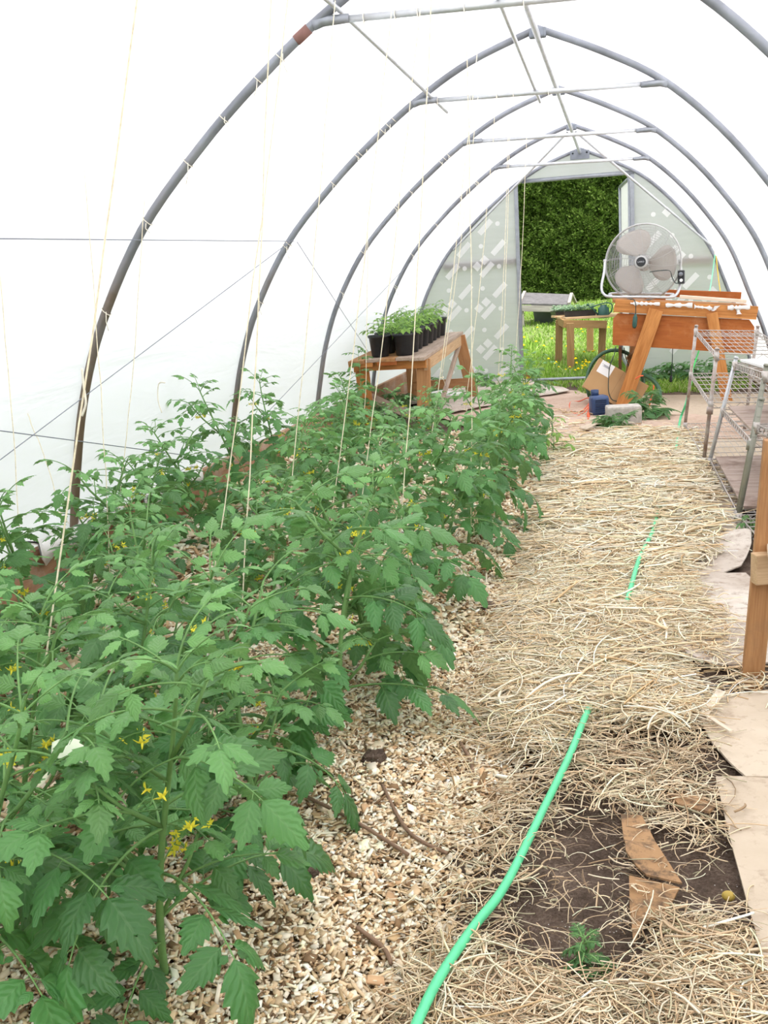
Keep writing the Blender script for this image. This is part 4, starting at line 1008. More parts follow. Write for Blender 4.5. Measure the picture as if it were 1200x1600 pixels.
# hanging cords about the bench
def cord(name, pts, Y, r, m, label, cat='cord', extra=None):
    w = thing(name, label, cat, A(*pts[0], Y if not isinstance(Y, list) else Y[0])); ys = Y if isinstance(Y, list) else [Y] * len(pts)
    b = MB(); b.tube(spline3([A(*p, y) for p, y in zip(pts, ys)], 6), r, 7); b.build('cable', m, w, smooth=True); return w
w = cord('extension_cord', [(985, 468), (990, 468), (993, 474), (993.5, 482), (993, 492)], [10.3, 10.16, 10.11, 10.11, 10.11], .0045, M['dark_cord'], 'dark green cord with a plug socket hanging over the bench front under the fan')
b = MB(); c0, c1 = A(993, 491, 10.11), A(991, 513, 10.11)
b.tube([c0, c0.lerp(c1, .25), c0.lerp(c1, .8), c1], [.008, .022, .022, .012], 10); b.build('socket', M['dark_green_plastic'], w, smooth=True)
w = cord('power_cord', [(1051, 540), (1050.5, 560), (1049, 588)], 10.35, .004, M['dark_cord'], 'black power cord with a plug hanging under the middle of the bench')
b = MB(); b.tube([A(1049, 586, 10.35), A(1048.5, 590, 10.35), A(1048, 597, 10.35)], [.006, .014, .012], 8); b.build('plug', M['black_plastic'], w, smooth=True)
cord('loop_cord', [(962, 541), (960, 553), (953, 572), (951, 590), (951, 612), (956, 624), (964, 627)], [10.24, 10.22, 10.2, 10.19, 10.18, 10.18, 10.18], .0045, M['dark_cord'], 'dark cord drooping from the bench across the cardboard carton')
cord('loop_cord', [(975, 543), (978, 560), (984, 575), (991, 592), (993, 606), (988, 618)], [10.4, 10.4, 10.35, 10.34, 10.32, 10.3], .0045, M['dark_cord'], 'dark cord drooping behind the left bench leg')
cord('hanging_twine', [(1117, 398), (1113, 430), (1108, 459)], [12.5, 12.2, 10.95], .006, M['mint_cord'], 'mint green cord hanging from the right slanting brace behind the bench')
cord('hanging_twine', [(1119, 400), (1122, 430), (1126, 459)], [12.5, 12.2, 10.95], .006, M['yellow_cord'], 'yellow cord hanging from the right slanting brace behind the bench')
b = MB(); b.tube(spline3([A(1116, 380, 12.6), A(1119, 386, 12.58), A(1117, 392, 12.55), A(1118, 400, 12.5)], 5), .008, 6); tag(b.build('wire_hook', M['white_twine'], smooth=True), 'pale wire hook at the foot of the right slanting brace', 'hook')

# --- carton, block, blue blower, hoses under the bench
CY = 10.24
c0, c1, c3 = A(939, 560, CY), A(1016, 604, CY), A(910, 604, CY - .04)
ux = (c1 - c0).normalized(); vz = (c0 - c3); vz = (vz - ux * vz.dot(ux)).normalized(); vy = vz.cross(ux)
wd, ht = (c1 - c0).length, (c0 - c3).length; dp = .26
CM = Matrix((ux, vy, vz)).transposed().to_4x4(); CM.translation = c3
box = thing('carton', 'brown cardboard carton with a white label, tilted behind the left bench leg', 'box', (c3.x + .2, c3.y, .1))
b = MB(); b.cbox((wd / 2, dp / 2, ht / 2), (wd, dp, ht), .006); b.build('carton_body', M['carton'], box, CM)
b = MB(); b.box((.105, -.0012, ht * .80), (.135, .0016, .125)); lab_ = b.build('white_label', M['paper'], box, CM)
b = MB()
for k in range(4): b.box((.105 + (-.02, .0, .01, -.01)[k], -.0026, ht * .80 + .03 - .006 * k), (.07, .0008, .003))
for k in range(9): b.box((.075 + k * .007, -.0026, ht * .80 + .022), (.004, .0008, .02))
b.build('label_print', M['ink'], lab_, CM)
b = MB(); b.box((wd * .5, -.001, ht * .5), (.003, .001, ht * .98)); b.build('seam', plain('carton_seam', (.33, .20, .10), .8), box, CM)
# concrete block under the bench leg
kb = G(976, 664); blk = MB(); blk.cbox((0, 0, .085), (.285, .2, .19), .018); tag(blk.build('concrete_block', M['concrete'], None, Matrix.Translation((kb.x - .01, kb.y - .08, 0)) @ Matrix.Rotation(.12, 4, 'Z')), 'rough grey concrete block before the foot of the left bench leg', 'block')
bl = G(935, 652); bw = thing('blower', 'small blue ribbed blower lying beneath the carton', 'blower', (bl.x, bl.y + .12, 0))
T_ = Matrix.Translation((bl.x - .005, bl.y + .10, .098)) @ Matrix.Rotation(.25, 4, 'Z')
b = MB(); b.cbox((.01, 0, 0), (.165, .16, .185), .035); b.build('housing', M['blue_plastic'], bw, T_, smooth=True)
b = MB()
for k in range(7): b.cbox((.008, -.082, -.06 + k * .019), (.10, .012, .009), .002)
b.build('grille', plain('dark_blue_plastic', (.014, .03, .08), .5), bw, T_)
b = MB(); b.lathe([(.03, 0), (.036, .0), (.036, .05), (.03, .05)], 18, T_ @ Matrix.Translation((-.02, .03, .09)), closed=True); b.build('outlet', M['blue_plastic'], bw, smooth=True)
oc = thing('orange_cord', 'tangled orange extension cord lying beside the blue blower', 'cord', G(905, 648))
rs = random.Random(9)
def gz(u, v, z): return G(u, v, z)
path = [gz(930, 625, .08), gz(918, 622, .05), gz(905, 627, .03), gz(892, 628, .02), gz(890, 638, .015), gz(898, 646, .015), gz(912, 640, .03), gz(922, 628, .08), gz(926, 618, .12), gz(924, 628, .08), gz(914, 643, .03), gz(903, 650, .015), gz(901, 656, .012), gz(915, 657, .012), gz(926, 655, .012)]
b = MB(); b.tube(spline3(path, 6), .0055, 7); b.build('cable', M['orange_cord'], oc, smooth=True)
path = [gz(928, 620, .1), gz(921, 633, .06), gz(919, 645, .03), gz(919, 655, .02)]
b = MB(); b.tube(spline3(path, 6), .0055, 7); b.build('cable', M['orange_cord'], oc, smooth=True)
b = MB(); b.tube([gz(919, 644, .04), gz(919, 647, .035), gz(919.5, 652, .02)], [.008, .014, .012], 8); b.build('plug', M['orange_cord'], oc, smooth=True)
b = MB(); b.tube(spline3([A(993, 592, 9.96), A(999, 588, 9.94), A(1005, 587, 9.95)], 5), .006, 7); b.build('cable', M['orange_cord'], oc, smooth=True)
b = MB(); b.tube(spline3([A(1021, 602, 9.95), A(1021, 608, 9.94), A(1016, 628, 9.93), A(1012, 641, 9.9), A(1006, 638, 9.9)], 5), .006, 7); b.build('cable', M['orange_cord'], oc, smooth=True)
gh = thing('coiled_hose', 'thick dark green hose standing in loops around the carton under the bench', 'hose', (.1, 10.1, 0))
def ell(cu, cv, ru, rv, Y, a0, a1, n=26): return [A(cu + ru * math.cos(math.radians(a)), cv - rv * math.sin(math.radians(a)), Y + .12 * math.sin(math.radians(a) * 1.0)) for a in np.linspace(a0, a1, n)]
b = MB(); b.tube(ell(961, 598, 44, 51, 10.62, 205, -15), .019, 10); b.build('hose_loop', M['hose_dark'], gh, smooth=True)
b = MB(); b.tube(ell(993, 617, 38, 33, 10.2, 125, -100), .021, 10); b.build('hose_loop', M['hose_dark'], gh, smooth=True)

# ================================================================== WIRE RACKS
def rack(label, P, tiers, mats, group, solid=(), cap=True, wires=(7, 13), short=None):
    """P: (foot, top) of the four posts far-left, near-left, far-right, near-right; tiers: fractions of the post height"""
    c_ = (P[0][0] + P[3][0]) / 2; r = thing('wire_rack', label, 'rack', (c_.x, c_.y, 0), 0, group)
    for k, (f, t_) in enumerate(P):
        b = MB(); d = (t_ - f).normalized(); b.tube([f, t_], .0125, 10)
        n = int((t_ - f).length / .05)
        for q in range(n): b.tube([f + d * (.05 * q + .02), f + d * (.05 * q + .022)], .0131, 10)
        b.tube([t_, t_ + d * .012], [.0165, .012], 10); b.tube([f - d * .001, f + d * .015], [.017, .0145], 10)
        if k == 1: b.tube([f + d * (t_ - f).length * .47, f + d * (t_ - f).length * .53], .021, 10)
        b.build('post', mats[0 if k != 1 else 1], r, smooth=True)
    for ti, h in enumerate(tiers):
        Q = [f.lerp(t_, h) for f, t_ in P]; b = MB()
        def bar(a, c, rad): b.tube([a, c], rad, 6)
        dz = V((0, 0, .034))
        for a, c in ((0, 1), (2, 3), (0, 2), (1, 3)):
            bar(Q[a], Q[c], .0035); bar(Q[a] - dz, Q[c] - dz, .0035); L = (Q[c] - Q[a]).length; n = max(4, int(L / .045)); zz = []
            for i in range(n + 1): zz.append(Q[a].lerp(Q[c], i / n) - (dz if i % 2 else V((0, 0, 0))))
            b.tube(zz, .0022, 5)
        for i in range(1, wires[0]): bar(Q[0].lerp(Q[1], i / wires[0]), Q[2].lerp(Q[3], i / wires[0]), .0028)
        for i in range(1, wires[1]): bar(Q[0].lerp(Q[2], i / wires[1]) + V((0, 0, .004)), Q[1].lerp(Q[3], i / wires[1]) + V((0, 0, .004)), .0017)
        for q in Q: b.tube([q - V((0, 0, .045)), q + V((0, 0, .012))], .0160, 10)
        b.build('wire_shelf', mats[2], r, smooth=True)
        if ti in solid:
            b = MB(); ins = lambda i, j, u, v: Q[0].lerp(Q[1], v).lerp(Q[2].lerp(Q[3], v), u) + V((0, 0, .012))
            q4 = [ins(0, 0, .06, .02), ins(0, 0, .98, .02), ins(0, 0, .98, .98), ins(0, 0, .06, .98)]
            b.add(q4 + [p + V((0, 0, .012)) for p in q4], [(3, 2, 1, 0), (4, 5, 6, 7), (0, 1, 5, 4), (1, 2, 6, 5), (2, 3, 7, 6), (3, 0, 4, 7)])
            b.build('shelf_board', M['white_panel'] if ti == len(tiers) - 1 else M['dirty_board'], r)
    return r
a1f, a1t = A(1069, 677, 8.3), A(1088, 510, 8.3); a2f, a2t = A(1098, 734, 6.85), A(1120.5, 546, 6.85)
sx_ = V((.47, .03, 0))
rack('rusty bare wire rack with open shelves, standing before the potting bench', [(a1f, a1t), (a2f, a2t), (a1f + sx_ + V((-.02, 0, 0)), a1t + sx_ + V((-.02, 0, -.03))), (a2f + sx_, a2t + sx_ + V((0, 0, -.03)))], (.09, .565, .965), (M['rusty'], M['rusty'], M['wire']), 'wire racks at the right film', (), True, (7, 12))
b1f, b1t = A(1107, 728, 6.72), A(1150, 560, 6.72); b2f, b2t = A(1150, 815, 5.3), A(1197.5, 572, 5.3)
sx_ = V((.48, .02, 0))
rack('leaning wire rack with a white top board, nearer than the rusty rack', [(b1f, b1t), (b2f, b2t), (b1f + sx_, b1t + sx_), (b2f + sx_, b2t + sx_)], (.06, .53, .955), (M['bright_steel'], M['olive_steel'], M['wire']), 'wire racks at the right film', (0, 1, 2), True, (7, 12))
c1f, c1t = A(1153, 812, 5.22), A(1190, 625, 5.22); c2f, c2t = c1f + V((.06, -.75, 0)), c1t + V((.06, -.75, .05)); sx_ = V((.5, 0, 0))
rack('low wire rack at the right picture edge, close behind the wooden stand', [(c1f, c1t + V((0, 0, .0))), (c2f, c2t), (c1f + sx_, c1t + sx_), (c2f + sx_, c2t + sx_)], (.04, .80), (M['olive_steel'], M['rusty'], M['wire']), 'wire racks at the right film', (), True, (9, 12))

# ================================================================== WOODEN STAND AT THE RIGHT EDGE
SY = 3.2
st = thing('wooden_stand', 'rough wooden stand with a thick post at the right edge of the picture', 'stand', (.40, SY + .04, 0))
board('leg', A(1199, 690, SY) + V((.026, .03, .0)), A(1176, 1077, SY) + V((0, .03, -.01)), .064, .045, M['brown_wood'], st, (0, -1, 0))
board('cross_beam', A(1188, 889, SY - .02) + V((-.02, 0, 0)), A(1188, 889, SY - .02) + V((.75, .25, 0)), .045, .095, M['pale_wood'], st)
board('top_board', A(1200, 864, SY - .035) + V((.012, -.12, .005)), A(1200, 862, SY - .035) + V((.03, .07, .005)), .05, .02, M['plywood'], st)
board('leg', (.98, SY + .35, .75), (.95, SY + .35, 0), .064, .045, M['brown_wood'], st, (0, -1, 0))
b = MB(); b.tube([A(1194, 748, SY + .02), A(1191, 760, SY + .015), A(1193, 772, SY + .015), A(1191, 783, SY + .015)], .002, 5); tag(b.build('twine_scrap', M['white_twine'], smooth=True), 'short pale twine hanging on the wooden stand', 'twine', None)

# ================================================================== POT TABLE
tb = thing('pot_table', 'weathered wooden table on splayed legs, carrying black pots, left of the doorway', 'table', (-2.05, 10.0, 0))
TFL, TFR = V((-2.43, 9.12, .63)), V((-1.725, 9.12, .635)); TBR, TBL = V((-1.70, 11.25, .735)), V((-2.36, 11.25, .73))
def tp(u, v, dz=0): a = TFL.lerp(TFR, u); c = TBL.lerp(TBR, u); return a.lerp(c, v) + V((0, 0, dz))
nb = 5
for k in range(nb):
    u = (k + .5) / nb; s0 = (-.035, .0, -.01, .0, -.03)[k]
    board('top_board', tp(u, s0), tp(u, 1.0), .138, .03, M['grey_wood'] if k == nb - 1 else (M['brown_wood'], M['grey_wood'])[k % 2], tb)
board('apron', tp(.02, .035, -.055), tp(.98, .035, -.055), .035, .085, m_o, tb)
board('apron', tp(.97, .04, -.07), tp(.97, .98, -.07), .035, .105, M['pale_wood'], tb)
board('apron', tp(.03, .04, -.065), tp(.03, .98, -.065), .035, .09, M['brown_wood'], tb)
board('edge_strip', tp(-.02, .0, -.035), tp(.30, .0, -.035), .03, .035, m_o, tb); board('edge_strip', tp(.36, .0, -.03), tp(.62, .0, -.03), .03, .035, M['red_wood'], tb)
board('leg', tp(.93, .06, -.02), V((-1.79, 9.22, -.01)), .125, .045, M['brown_wood'], tb, (0, -1, 0))
board('leg', tp(.10, .06, -.02), V((-2.33, 9.26, -.01)), .125, .045, m_o, tb, (0, -1, 0))
board('leg', tp(.96, .95, -.02), V((-1.60, 11.2, -.01)), .125, .045, M['brown_wood'], tb, (0, -1, 0))
board('leg', tp(.12, .95, -.02), V((-2.27, 11.15, -.01)), .11, .045, M['brown_wood'], tb, (0, -1, 0))
board('stretcher', V((-2.26, 11.12, .19)), V((-1.62, 11.16, .2)), .035, .10, M['brown_wood'], tb, (0, 0, 1))
board('diagonal_brace', tp(.97, .93, -.10), V((-1.77, 9.85, .04)), .065, .03, M['grey_wood'], tb, (1, 0, 0))
board('diagonal_brace', V((-2.37, 9.3, .31)), V((-1.98, 9.75, .02)), .03, .085, M['grey_wood'], tb)
pots = []
def pot_mesh():
    b = MB(); b.lathe([(.0, 0), (.073, 0), (.078, .004), (.098, .172), (.107, .174), (.109, .196), (.102, .197), (.098, .176), (.093, .165), (.0, .165)], 28); return b
def make_potted(seed, h):
    rr = random.Random(seed); r = thing('potted_seedling', None, 'potted plant')
    pot_mesh().build('pot', M['black_plastic'], r, smooth=True)
    b = MB(); b.lathe([(0, .172), (.05, .174), (.095, .166)], 20); b.build('potting_soil', M['soil'], r, smooth=True)
    lm = LeafMesh(); b = MB(); az = rr.uniform(0, 6)
    b.tube([V((0, 0, .16)), V((.006, .004, .16 + h * .5)), V((.0, .0, .16 + h))], [.0035, .003, .002], 6); b.build('stem', M['stem'], r, smooth=True)
    for j in range(12):
        t = .25 + .75 * j / 11; az += 2.4; lm.compound(V((0, 0, .16 + h * t)), az, math.radians(rr.uniform(10, 45)), .15 * rr.uniform(.75, 1.2) * (1.1 - .5 * t), rr, .3 + .5 * t, 2, .5, N=9, lobes=.13)
    lm.build('foliage', [M['seedling_leaf'], M['stem']], r)
    return r
protos = [make_potted(301, .14), make_potted(302, .19), make_potted(303, .16)]
usedp = set(); rs = random.Random(3); k = 0
for row, (u0, nm) in enumerate(((.345, 'left'), (.665, 'right'))):
    for i in range(6 if row == 0 else 8):
        v = (.085 if row == 0 else .09) + i * .108 + rs.uniform(-.004, .004); c_ = tp(u0 + rs.uniform(-.01, .01), v, .016); p = protos[k % 3]; k += 1
        lab = ('frontmost' if i == 0 else 'last' if i == (5 if row == 0 else 7) else ORD[i]) + ' black pot with a bright green seedling in the %s row on the table' % nm
        Mx = Matrix.Translation(c_) @ Matrix.Rotation(rs.uniform(0, 6.28), 4, 'Z') @ Matrix.Scale(1.0 if i < 6 else .98, 4)
        if p.name not in usedp: usedp.add(p.name); p.matrix_basis = Mx; p['label'] = lab; p['group'] = 'potted seedlings on the table'
        else: copy_tree(p, Mx, lab, 'potted seedlings on the table')

# ================================================================== BEYOND THE DOORWAY
ot = thing('garden_table', 'wooden table with plank top outside on the lawn, holding seedling trays', 'table', (-.45, 14.1, .08))
o0 = A(870, 492, 14.2); zt = .735
L0, L1, L2, L3 = V((-.90, 14.35, zt)), V((-.66, 13.75, zt - .02)), V((-.12, 13.85, zt - .02)), V((-.36, 14.75, zt))
for q in range(3):
    a = L0.lerp(L1, .12 + .36 * q); c_ = L0.lerp(L1, .12 + .36 * q) + V((.62 + .1 * q, .22, -.0)); board('top_board', a - V((.05, 0, 0)), c_, .19, .028, M['pale_wood'], ot)
board('apron', A(880, 506, 13.75), A(948, 507, 13.92), .035, .10, M['garden_wood'], ot)
board('apron', A(871, 500, 14.3), A(882, 506, 13.75), .035, .10, M['garden_wood'], ot)
def oleg(pt, pf, Yt): board('leg', A(*pt, Yt), A(*pf, Yt), .095, .06, M['garden_wood'], ot, (0, -1, 0))
oleg((891, 505), (892, 584), 13.45 + .25); oleg((874, 500), (873, 569), 14.2); oleg((922, 505), (922, 549), 14.9); oleg((942, 508), (939, 574), 14.1)
def tray(label, c_, d, rz, seed, n):
    t_ = thing('seedling_tray', label, 'tray', c_, rz, 'seedling trays on the outdoor table'); Mx = Matrix.Translation(c_) @ Matrix.Rotation(rz, 4, 'Z')
    b = MB(); w, l, h = d
    pr = [(-w / 2 + .015, -l / 2 + .015), (w / 2 - .015, -l / 2 + .015), (w / 2 - .015, l / 2 - .015), (-w / 2 + .015, l / 2 - .015)]; po = [(-w / 2, -l / 2), (w / 2, -l / 2), (w / 2, l / 2), (-w / 2, l / 2)]
    vs = [V((*p, 0)) for p in pr] + [V((*p, h)) for p in po] + [V((p[0] * .95, p[1] * .95, h)) for p in po] + [V((p[0] * .95, p[1] * .95, h - .012)) for p in po]
    b.add(vs, [(3, 2, 1, 0)] + [(i + a, (i + 1) % 4 + a, (i + 1) % 4 + a + 4, i + a + 4) for a in (0, 4, 8) for i in range(4)] + [(12, 13, 14, 15)])
    b.build('tray_body', M['black_plastic'], t_, Mx)
    rr = random.Random(seed); lm = LeafMesh()
    for q in range(n):
        p = V((rr.uniform(-w / 2, w / 2) * .9, rr.uniform(-l / 2, l / 2) * .9, h - .01)); H = rr.uniform(.03, .09); a = rr.uniform(0, 6)
        lm.stalk([p, p + V((0, 0, H))], .0015, .001, 4)
        for e in range(4):
            a += 1.7; d_ = V((math.cos(a), math.sin(a), .35)).normalized(); lm.leaflet(p + V((0, 0, H * (.6 + .13 * e))), d_, V((0, 0, 1)), rr.uniform(.03, .05), rr.uniform(.016, .026), rr, rr.random(), .05, 6)
    s_ = lm.build('seedlings', [M['silver_leaf'], M['stem']], t_, Mx); s_['kind'] = 'stuff'
    return t_
tray('wide black tray of silvery seedlings in the middle of the outdoor table', A(906, 494, 14.0) + V((0, .05, .0)), (.42, .28, .075), .08, 21, 120)
tray('small black tray of silvery seedlings at the left end of the outdoor table', A(877, 492, 14.35) + V((.0, .05, -.01)), (.24, .30, .06), .3, 22, 70)
wc = thing('watering_can', 'dark green watering can with a long spout on the outdoor table', 'watering can', A(943, 497, 13.85))
c_ = A(943, 497, 13.9) + V((0, .06, 0)); b = MB(); b.lathe([(0, 0), (.072, 0), (.076, .01), (.07, .13), (.045, .145), (.04, .17), (.034, .17), (.034, .14), (0, .14)], 24, Matrix.Translation(c_)); b.build('can_body', M['dark_green_plastic'], wc, smooth=True)
b = MB(); b.tube([c_ + V((-.06, -.02, .03)), c_ + V((-.13, -.03, .12)), c_ + V((-.19, -.05, .175))], [.014, .010, .008], 8); b.tube([c_ + V((-.19, -.05, .175)), c_ + V((-.21, -.055, .185))], [.01, .022], 10); b.build('spout', M['dark_green_plastic'], wc, smooth=True)
b = MB(); b.tube(spline3([c_ + V((-.15, -.04, .15)), c_ + V((-.02, -.02, .185)), c_ + V((.06, 0, .19)), c_ + V((.11, 0, .16)), c_ + V((.10, 0, .08)), c_ + V((.07, 0, .05))], 5), .008, 7); b.build('handle', M['dark_green_plastic'], wc, smooth=True)
# grey cold frame with a tub beneath
CFY = 17.6
cf = thing('cold_frame', 'grey weathered wooden cold frame with sloping ends before the hedge', 'cold frame', (-1.15, CFY + .3, .46))
f0, f1 = A(812, 476, CFY), A(889, 477.5, CFY); r0, r1 = A(820, 459, CFY + .55), A(893, 462, CFY + .55); k1 = A(899, 475, CFY + 1.1)
board('back_board', r0, r1, .03, .035, M['weathered'], cf); board('front_board', f0 + V((0, 0, -.06)), f1 + V((0, 0, -.06)), .035, .10, M['weathered'], cf)
b = MB(); q = [f0, f1, r1, r0]; up_ = V((0, 0, .022)); b.add(q + [p + up_ for p in q], [(3, 2, 1, 0), (4, 5, 6, 7), (0, 1, 5, 4), (1, 2, 6, 5), (2, 3, 7, 6), (3, 0, 4, 7)]); b.build('lid', plain('dark_grey_boards', (.13, .125, .13), .85, 0, .2, .25, 14), cf)
for a, c_ in ((f0, r0), (f1, r1), (r1, k1)): board('slope_rail', a + V((0, 0, .03)), c_ + V((0, 0, .03)), .05, .045, M['weathered'], cf)
board('leg', f1 + V((-.04, .03, -.1)), V((f1.x - .04, CFY + .03, float(lawn_z(CFY)) - .03)), .05, .05, M['weathered'], cf, (0, -1, 0)); board('leg', f0 + V((.04, .03, -.1)), V((f0.x + .04, CFY + .03, float(lawn_z(CFY)) - .03)), .05, .05, M['weathered'], cf, (0, -1, 0))
b = MB(); tc_ = V((-1.22, CFY + .55, float(lawn_z(CFY + .5)) - .03)); b.lathe([(0, 0), (.26, 0), (.30, .30), (.315, .31), (.315, .33), (.285, .33), (.25, .05), (0, .05)], 30, Matrix.Translation(tc_)); tag(b.build('tub', M['grey_plastic'], smooth=True), 'dark grey round tub standing under the cold frame', 'tub')
# dandelions in the grass
b = MB(); b.tube([(0, 0, -.03), (.003, 0, .05), (.0, .004, .10)], .0018, 5, mi=1)
for k in range(3): b.lathe([(0, .10 + k * .004), (.018 - k * .005, .099 + k * .005), (.016 - k * .005, .104 + k * .005), (0, .109 + k * .003)], 12)
dm = b.mesh('dandelion'); dm.materials.append(M['dandelion']); dm.materials.append(M['stem'])
rs = random.Random(77)
for k in range(64):
    if k < 26: x, y = rs.gauss(-.55, .2), rs.gauss(13.45, .3)
    else: x, y = rs.uniform(-1.7, .0), rs.uniform(13.2, 16.8)
    y = max(13.02, y); s = rs.uniform(.7, 1.25)
    o = link('dandelion', dm, None, None, Matrix.Translation((x, y, float(lawn_z(y)) + rs.uniform(.0, .05))) @ Matrix.Rotation(rs.uniform(0, 6), 4, 'Z') @ Matrix.Rotation(rs.uniform(-.4, .5), 4, 'X') @ Matrix.Scale(s, 4))
    tag(o, 'yellow dandelion flower in the lawn beyond the doorway', 'dandelion', 'dandelions in the lawn')

# ================================================================== ON THE GROUND
def sheet_obj(name, poly, z, m, label, cat='cardboard', curl=(), group=None, seed=0, th=.006, wav=.01, res=.05, Mx=None):
    """flat sheet cut to an outline, gently buckled; curl = list of (x, y, radius, height) where it lifts"""
    bm = bmesh.new(); vs = [bm.verts.new((x, y, 0)) for x, y in poly]; f = bm.faces.new(vs); bmesh.ops.triangulate(bm, faces=[f])
    for _ in range(5):
        es = [e for e in bm.edges if e.calc_length() > res * 1.7]
        if not es: break
        bmesh.ops.subdivide_edges(bm, edges=es, cuts=1); bmesh.ops.triangulate(bm, faces=bm.faces[:])
    bm.normal_update()
    if sum(fc_.normal.z for fc_ in bm.faces) < 0: bmesh.ops.reverse_faces(bm, faces=bm.faces[:])
    r = bmesh.ops.extrude_face_region(bm, geom=bm.faces[:]); tv = [g for g in r['geom'] if isinstance(g, bmesh.types.BMVert)]
    for v in tv: v.co.z += th
    for v in bm.verts:
        x, y = v.co.x, v.co.y; h = float(max(hfield(x, y), 0)) * .6 + wav * (math.sin(x * 6 + seed) * math.sin(y * 5 + seed * 2) * .5 + .5)
        for cx, cy, cr, ch in curl:
            d = math.hypot(x - cx, y - cy) / cr
            if d < 1: h += ch * (1 - d) ** 1.5
        v.co.z += z + h
    me = bpy.data.meshes.new(name); bm.to_mesh(me); bm.free()
    o = link(name, me, m, None, Mx); return tag(o, label, cat, group)
GPp = lambda pts: [tuple(G(u, v)[:2]) for u, v in pts]
g1 = 'cardboard sheets on the floor'
def cl(u, v, r, h): p = G(u, v); return (p.x, p.y, r, h)
sheet_obj('cardboard_sheet', GPp([(640, 640), (790, 603), (905, 613), (1000, 640), (1060, 668), (1070, 722), (900, 722), (870, 700), (800, 690)]), .004, M['card_pink'], 'large pinkish cardboard sheet between the tomato bed and the doorway', curl=[cl(830, 608, .5, .05)], group=g1, seed=1)
sheet_obj('cardboard_sheet', GPp([(700, 604), (800, 600), (880, 610), (890, 616), (760, 640), (680, 655)]), .03, M['card_grey'], 'pale crumpled paper sheet at the foot of the left door post', curl=[cl(812, 604, .35, .07)], group=g1, seed=2)
sheet_obj('cardboard_sheet', GPp([(1000, 622), (1200, 618), (1200, 655), (1010, 655)]), .012, M['card_tan'], 'pale tan cardboard strip beneath the right end of the bench', group=g1, seed=3)
sheet_obj('cardboard_sheet', GPp([(990, 652), (1200, 650), (1200, 690), (1075, 690), (985, 668)]), .018, M['card_pink'], 'pinkish cardboard sheet in front of the bench', group=g1, seed=4)
sheet_obj('cardboard_sheet', GPp([(1040, 690), (1200, 686), (1200, 735), (1075, 735), (1030, 712)]), .008, M['card_tan'], 'tan cardboard sheet beneath the rusty rack', curl=[cl(1060, 728, .25, .05)], group=g1, seed=5)
sheet_obj('cardboard_sheet', GPp([(1105, 735), (1200, 735), (1200, 800), (1135, 800)]), .004, M['dirty_board'], 'stained dark sheet on the floor beneath the leaning rack', 'board', group=None, seed=6)
# folded grey sheet under the straw, its right end curled up
sheet_obj('cardboard_sheet', GPp([(960, 890), (1000, 790), (1095, 735), (1140, 790), (1172, 838), (1174, 862), (1158, 893), (1130, 902), (1050, 900)]), .008, M['card_grey'], 'greyish cardboard sheet with its right corner curled up beside the racks', curl=[cl(1176, 852, .28, .055), cl(1135, 790, .2, .03)], group=g1, seed=7)
sheet_obj('cardboard_sheet', GPp([(1040, 910), (1110, 900), (1165, 905), (1200, 930), (1200, 1040), (1120, 1047), (1075, 1040), (1052, 1020)]), .006, M['card_grey'], 'large greyed cardboard sheet beside the wooden stand', curl=[cl(1060, 1038, .2, .03)], group=g1, seed=8)
sheet_obj('cardboard_sheet', GPp([(965, 1005), (1005, 985), (1035, 1000), (1030, 1045), (985, 1055), (960, 1040)]), .022, M['card_pink'], 'small pinkish cardboard piece showing through the straw in the middle of the path', curl=[], group=g1, seed=9)
sheet_obj('cardboard_sheet', GPp([(1083, 1112), (1140, 1100), (1215, 1088), (1230, 1235), (1165, 1232), (1112, 1180)]), .016, M['card_tan'], 'tan cardboard sheet at the right edge, nearest to the foot of the stand', group=g1, seed=10)
sheet_obj('cardboard_sheet', GPp([(1118, 1225), (1230, 1238), (1260, 1660), (1212, 1620), (1180, 1470), (1140, 1320)]), .010, M['card_tan'], 'long tan cardboard sheet at the lower right edge', group=g1, seed=11)
sheet_obj('cardboard_piece', GPp([(970, 1286), (1003, 1288), (1025, 1330), (1066, 1394), (1010, 1380), (978, 1352)]), .012, M['card_brown'], 'torn brown cardboard piece sticking from the dark soil, the upper of two', curl=[cl(982, 1345, .06, .03)], group='torn cardboard in the soil', seed=12, res=.02, th=.005)
sheet_obj('cardboard_piece', GPp([(983, 1380), (1062, 1398), (1040, 1440), (1005, 1460), (990, 1490), (984, 1430)]), .012, M['card_brown'], 'torn brown cardboard piece sticking from the dark soil, the lower of two', curl=[], group='torn cardboard in the soil', seed=13, res=.02, th=.005)
sheet_obj('cardboard_piece', GPp([(1042, 1258), (1085, 1262), (1118, 1278), (1108, 1288), (1060, 1276)]), .02, M['card_brown'], 'narrow brown cardboard strip in the straw above the lower right sheet', group='torn cardboard in the soil', seed=14, res=.02)
sheet_obj('cardboard_piece', GPp([(1000, 945), (1020, 935), (1030, 985), (1015, 990)]), .02, M['card_grey'], 'narrow greyed cardboard corner poking out of the straw', group=None, seed=15, res=.03)
for i, (u, v, a, L) in enumerate(((925, 673, 1.1, .32), (915, 702, -.3, .3), (985, 727, -.5, .4))):
    p = G(u, v); sheet_obj('cardboard_piece', [(p.x + math.cos(a) * dx - math.sin(a) * dy, p.y + math.sin(a) * dx + math.cos(a) * dy) for dx, dy in ((-L / 2, -.04), (L / 2, -.05), (L / 2, .04), (-L / 2 + .05, .06))], .03, M['card_tan'] if i != 1 else M['card_brown'], ('pale torn cardboard strip on the pinkish sheet before the blower', 'brown torn flap at the near edge of the pinkish sheet', 'tan torn strip half buried in straw before the rusty rack')[i], curl=[(p.x, p.y, .15, .03)], seed=20 + i)
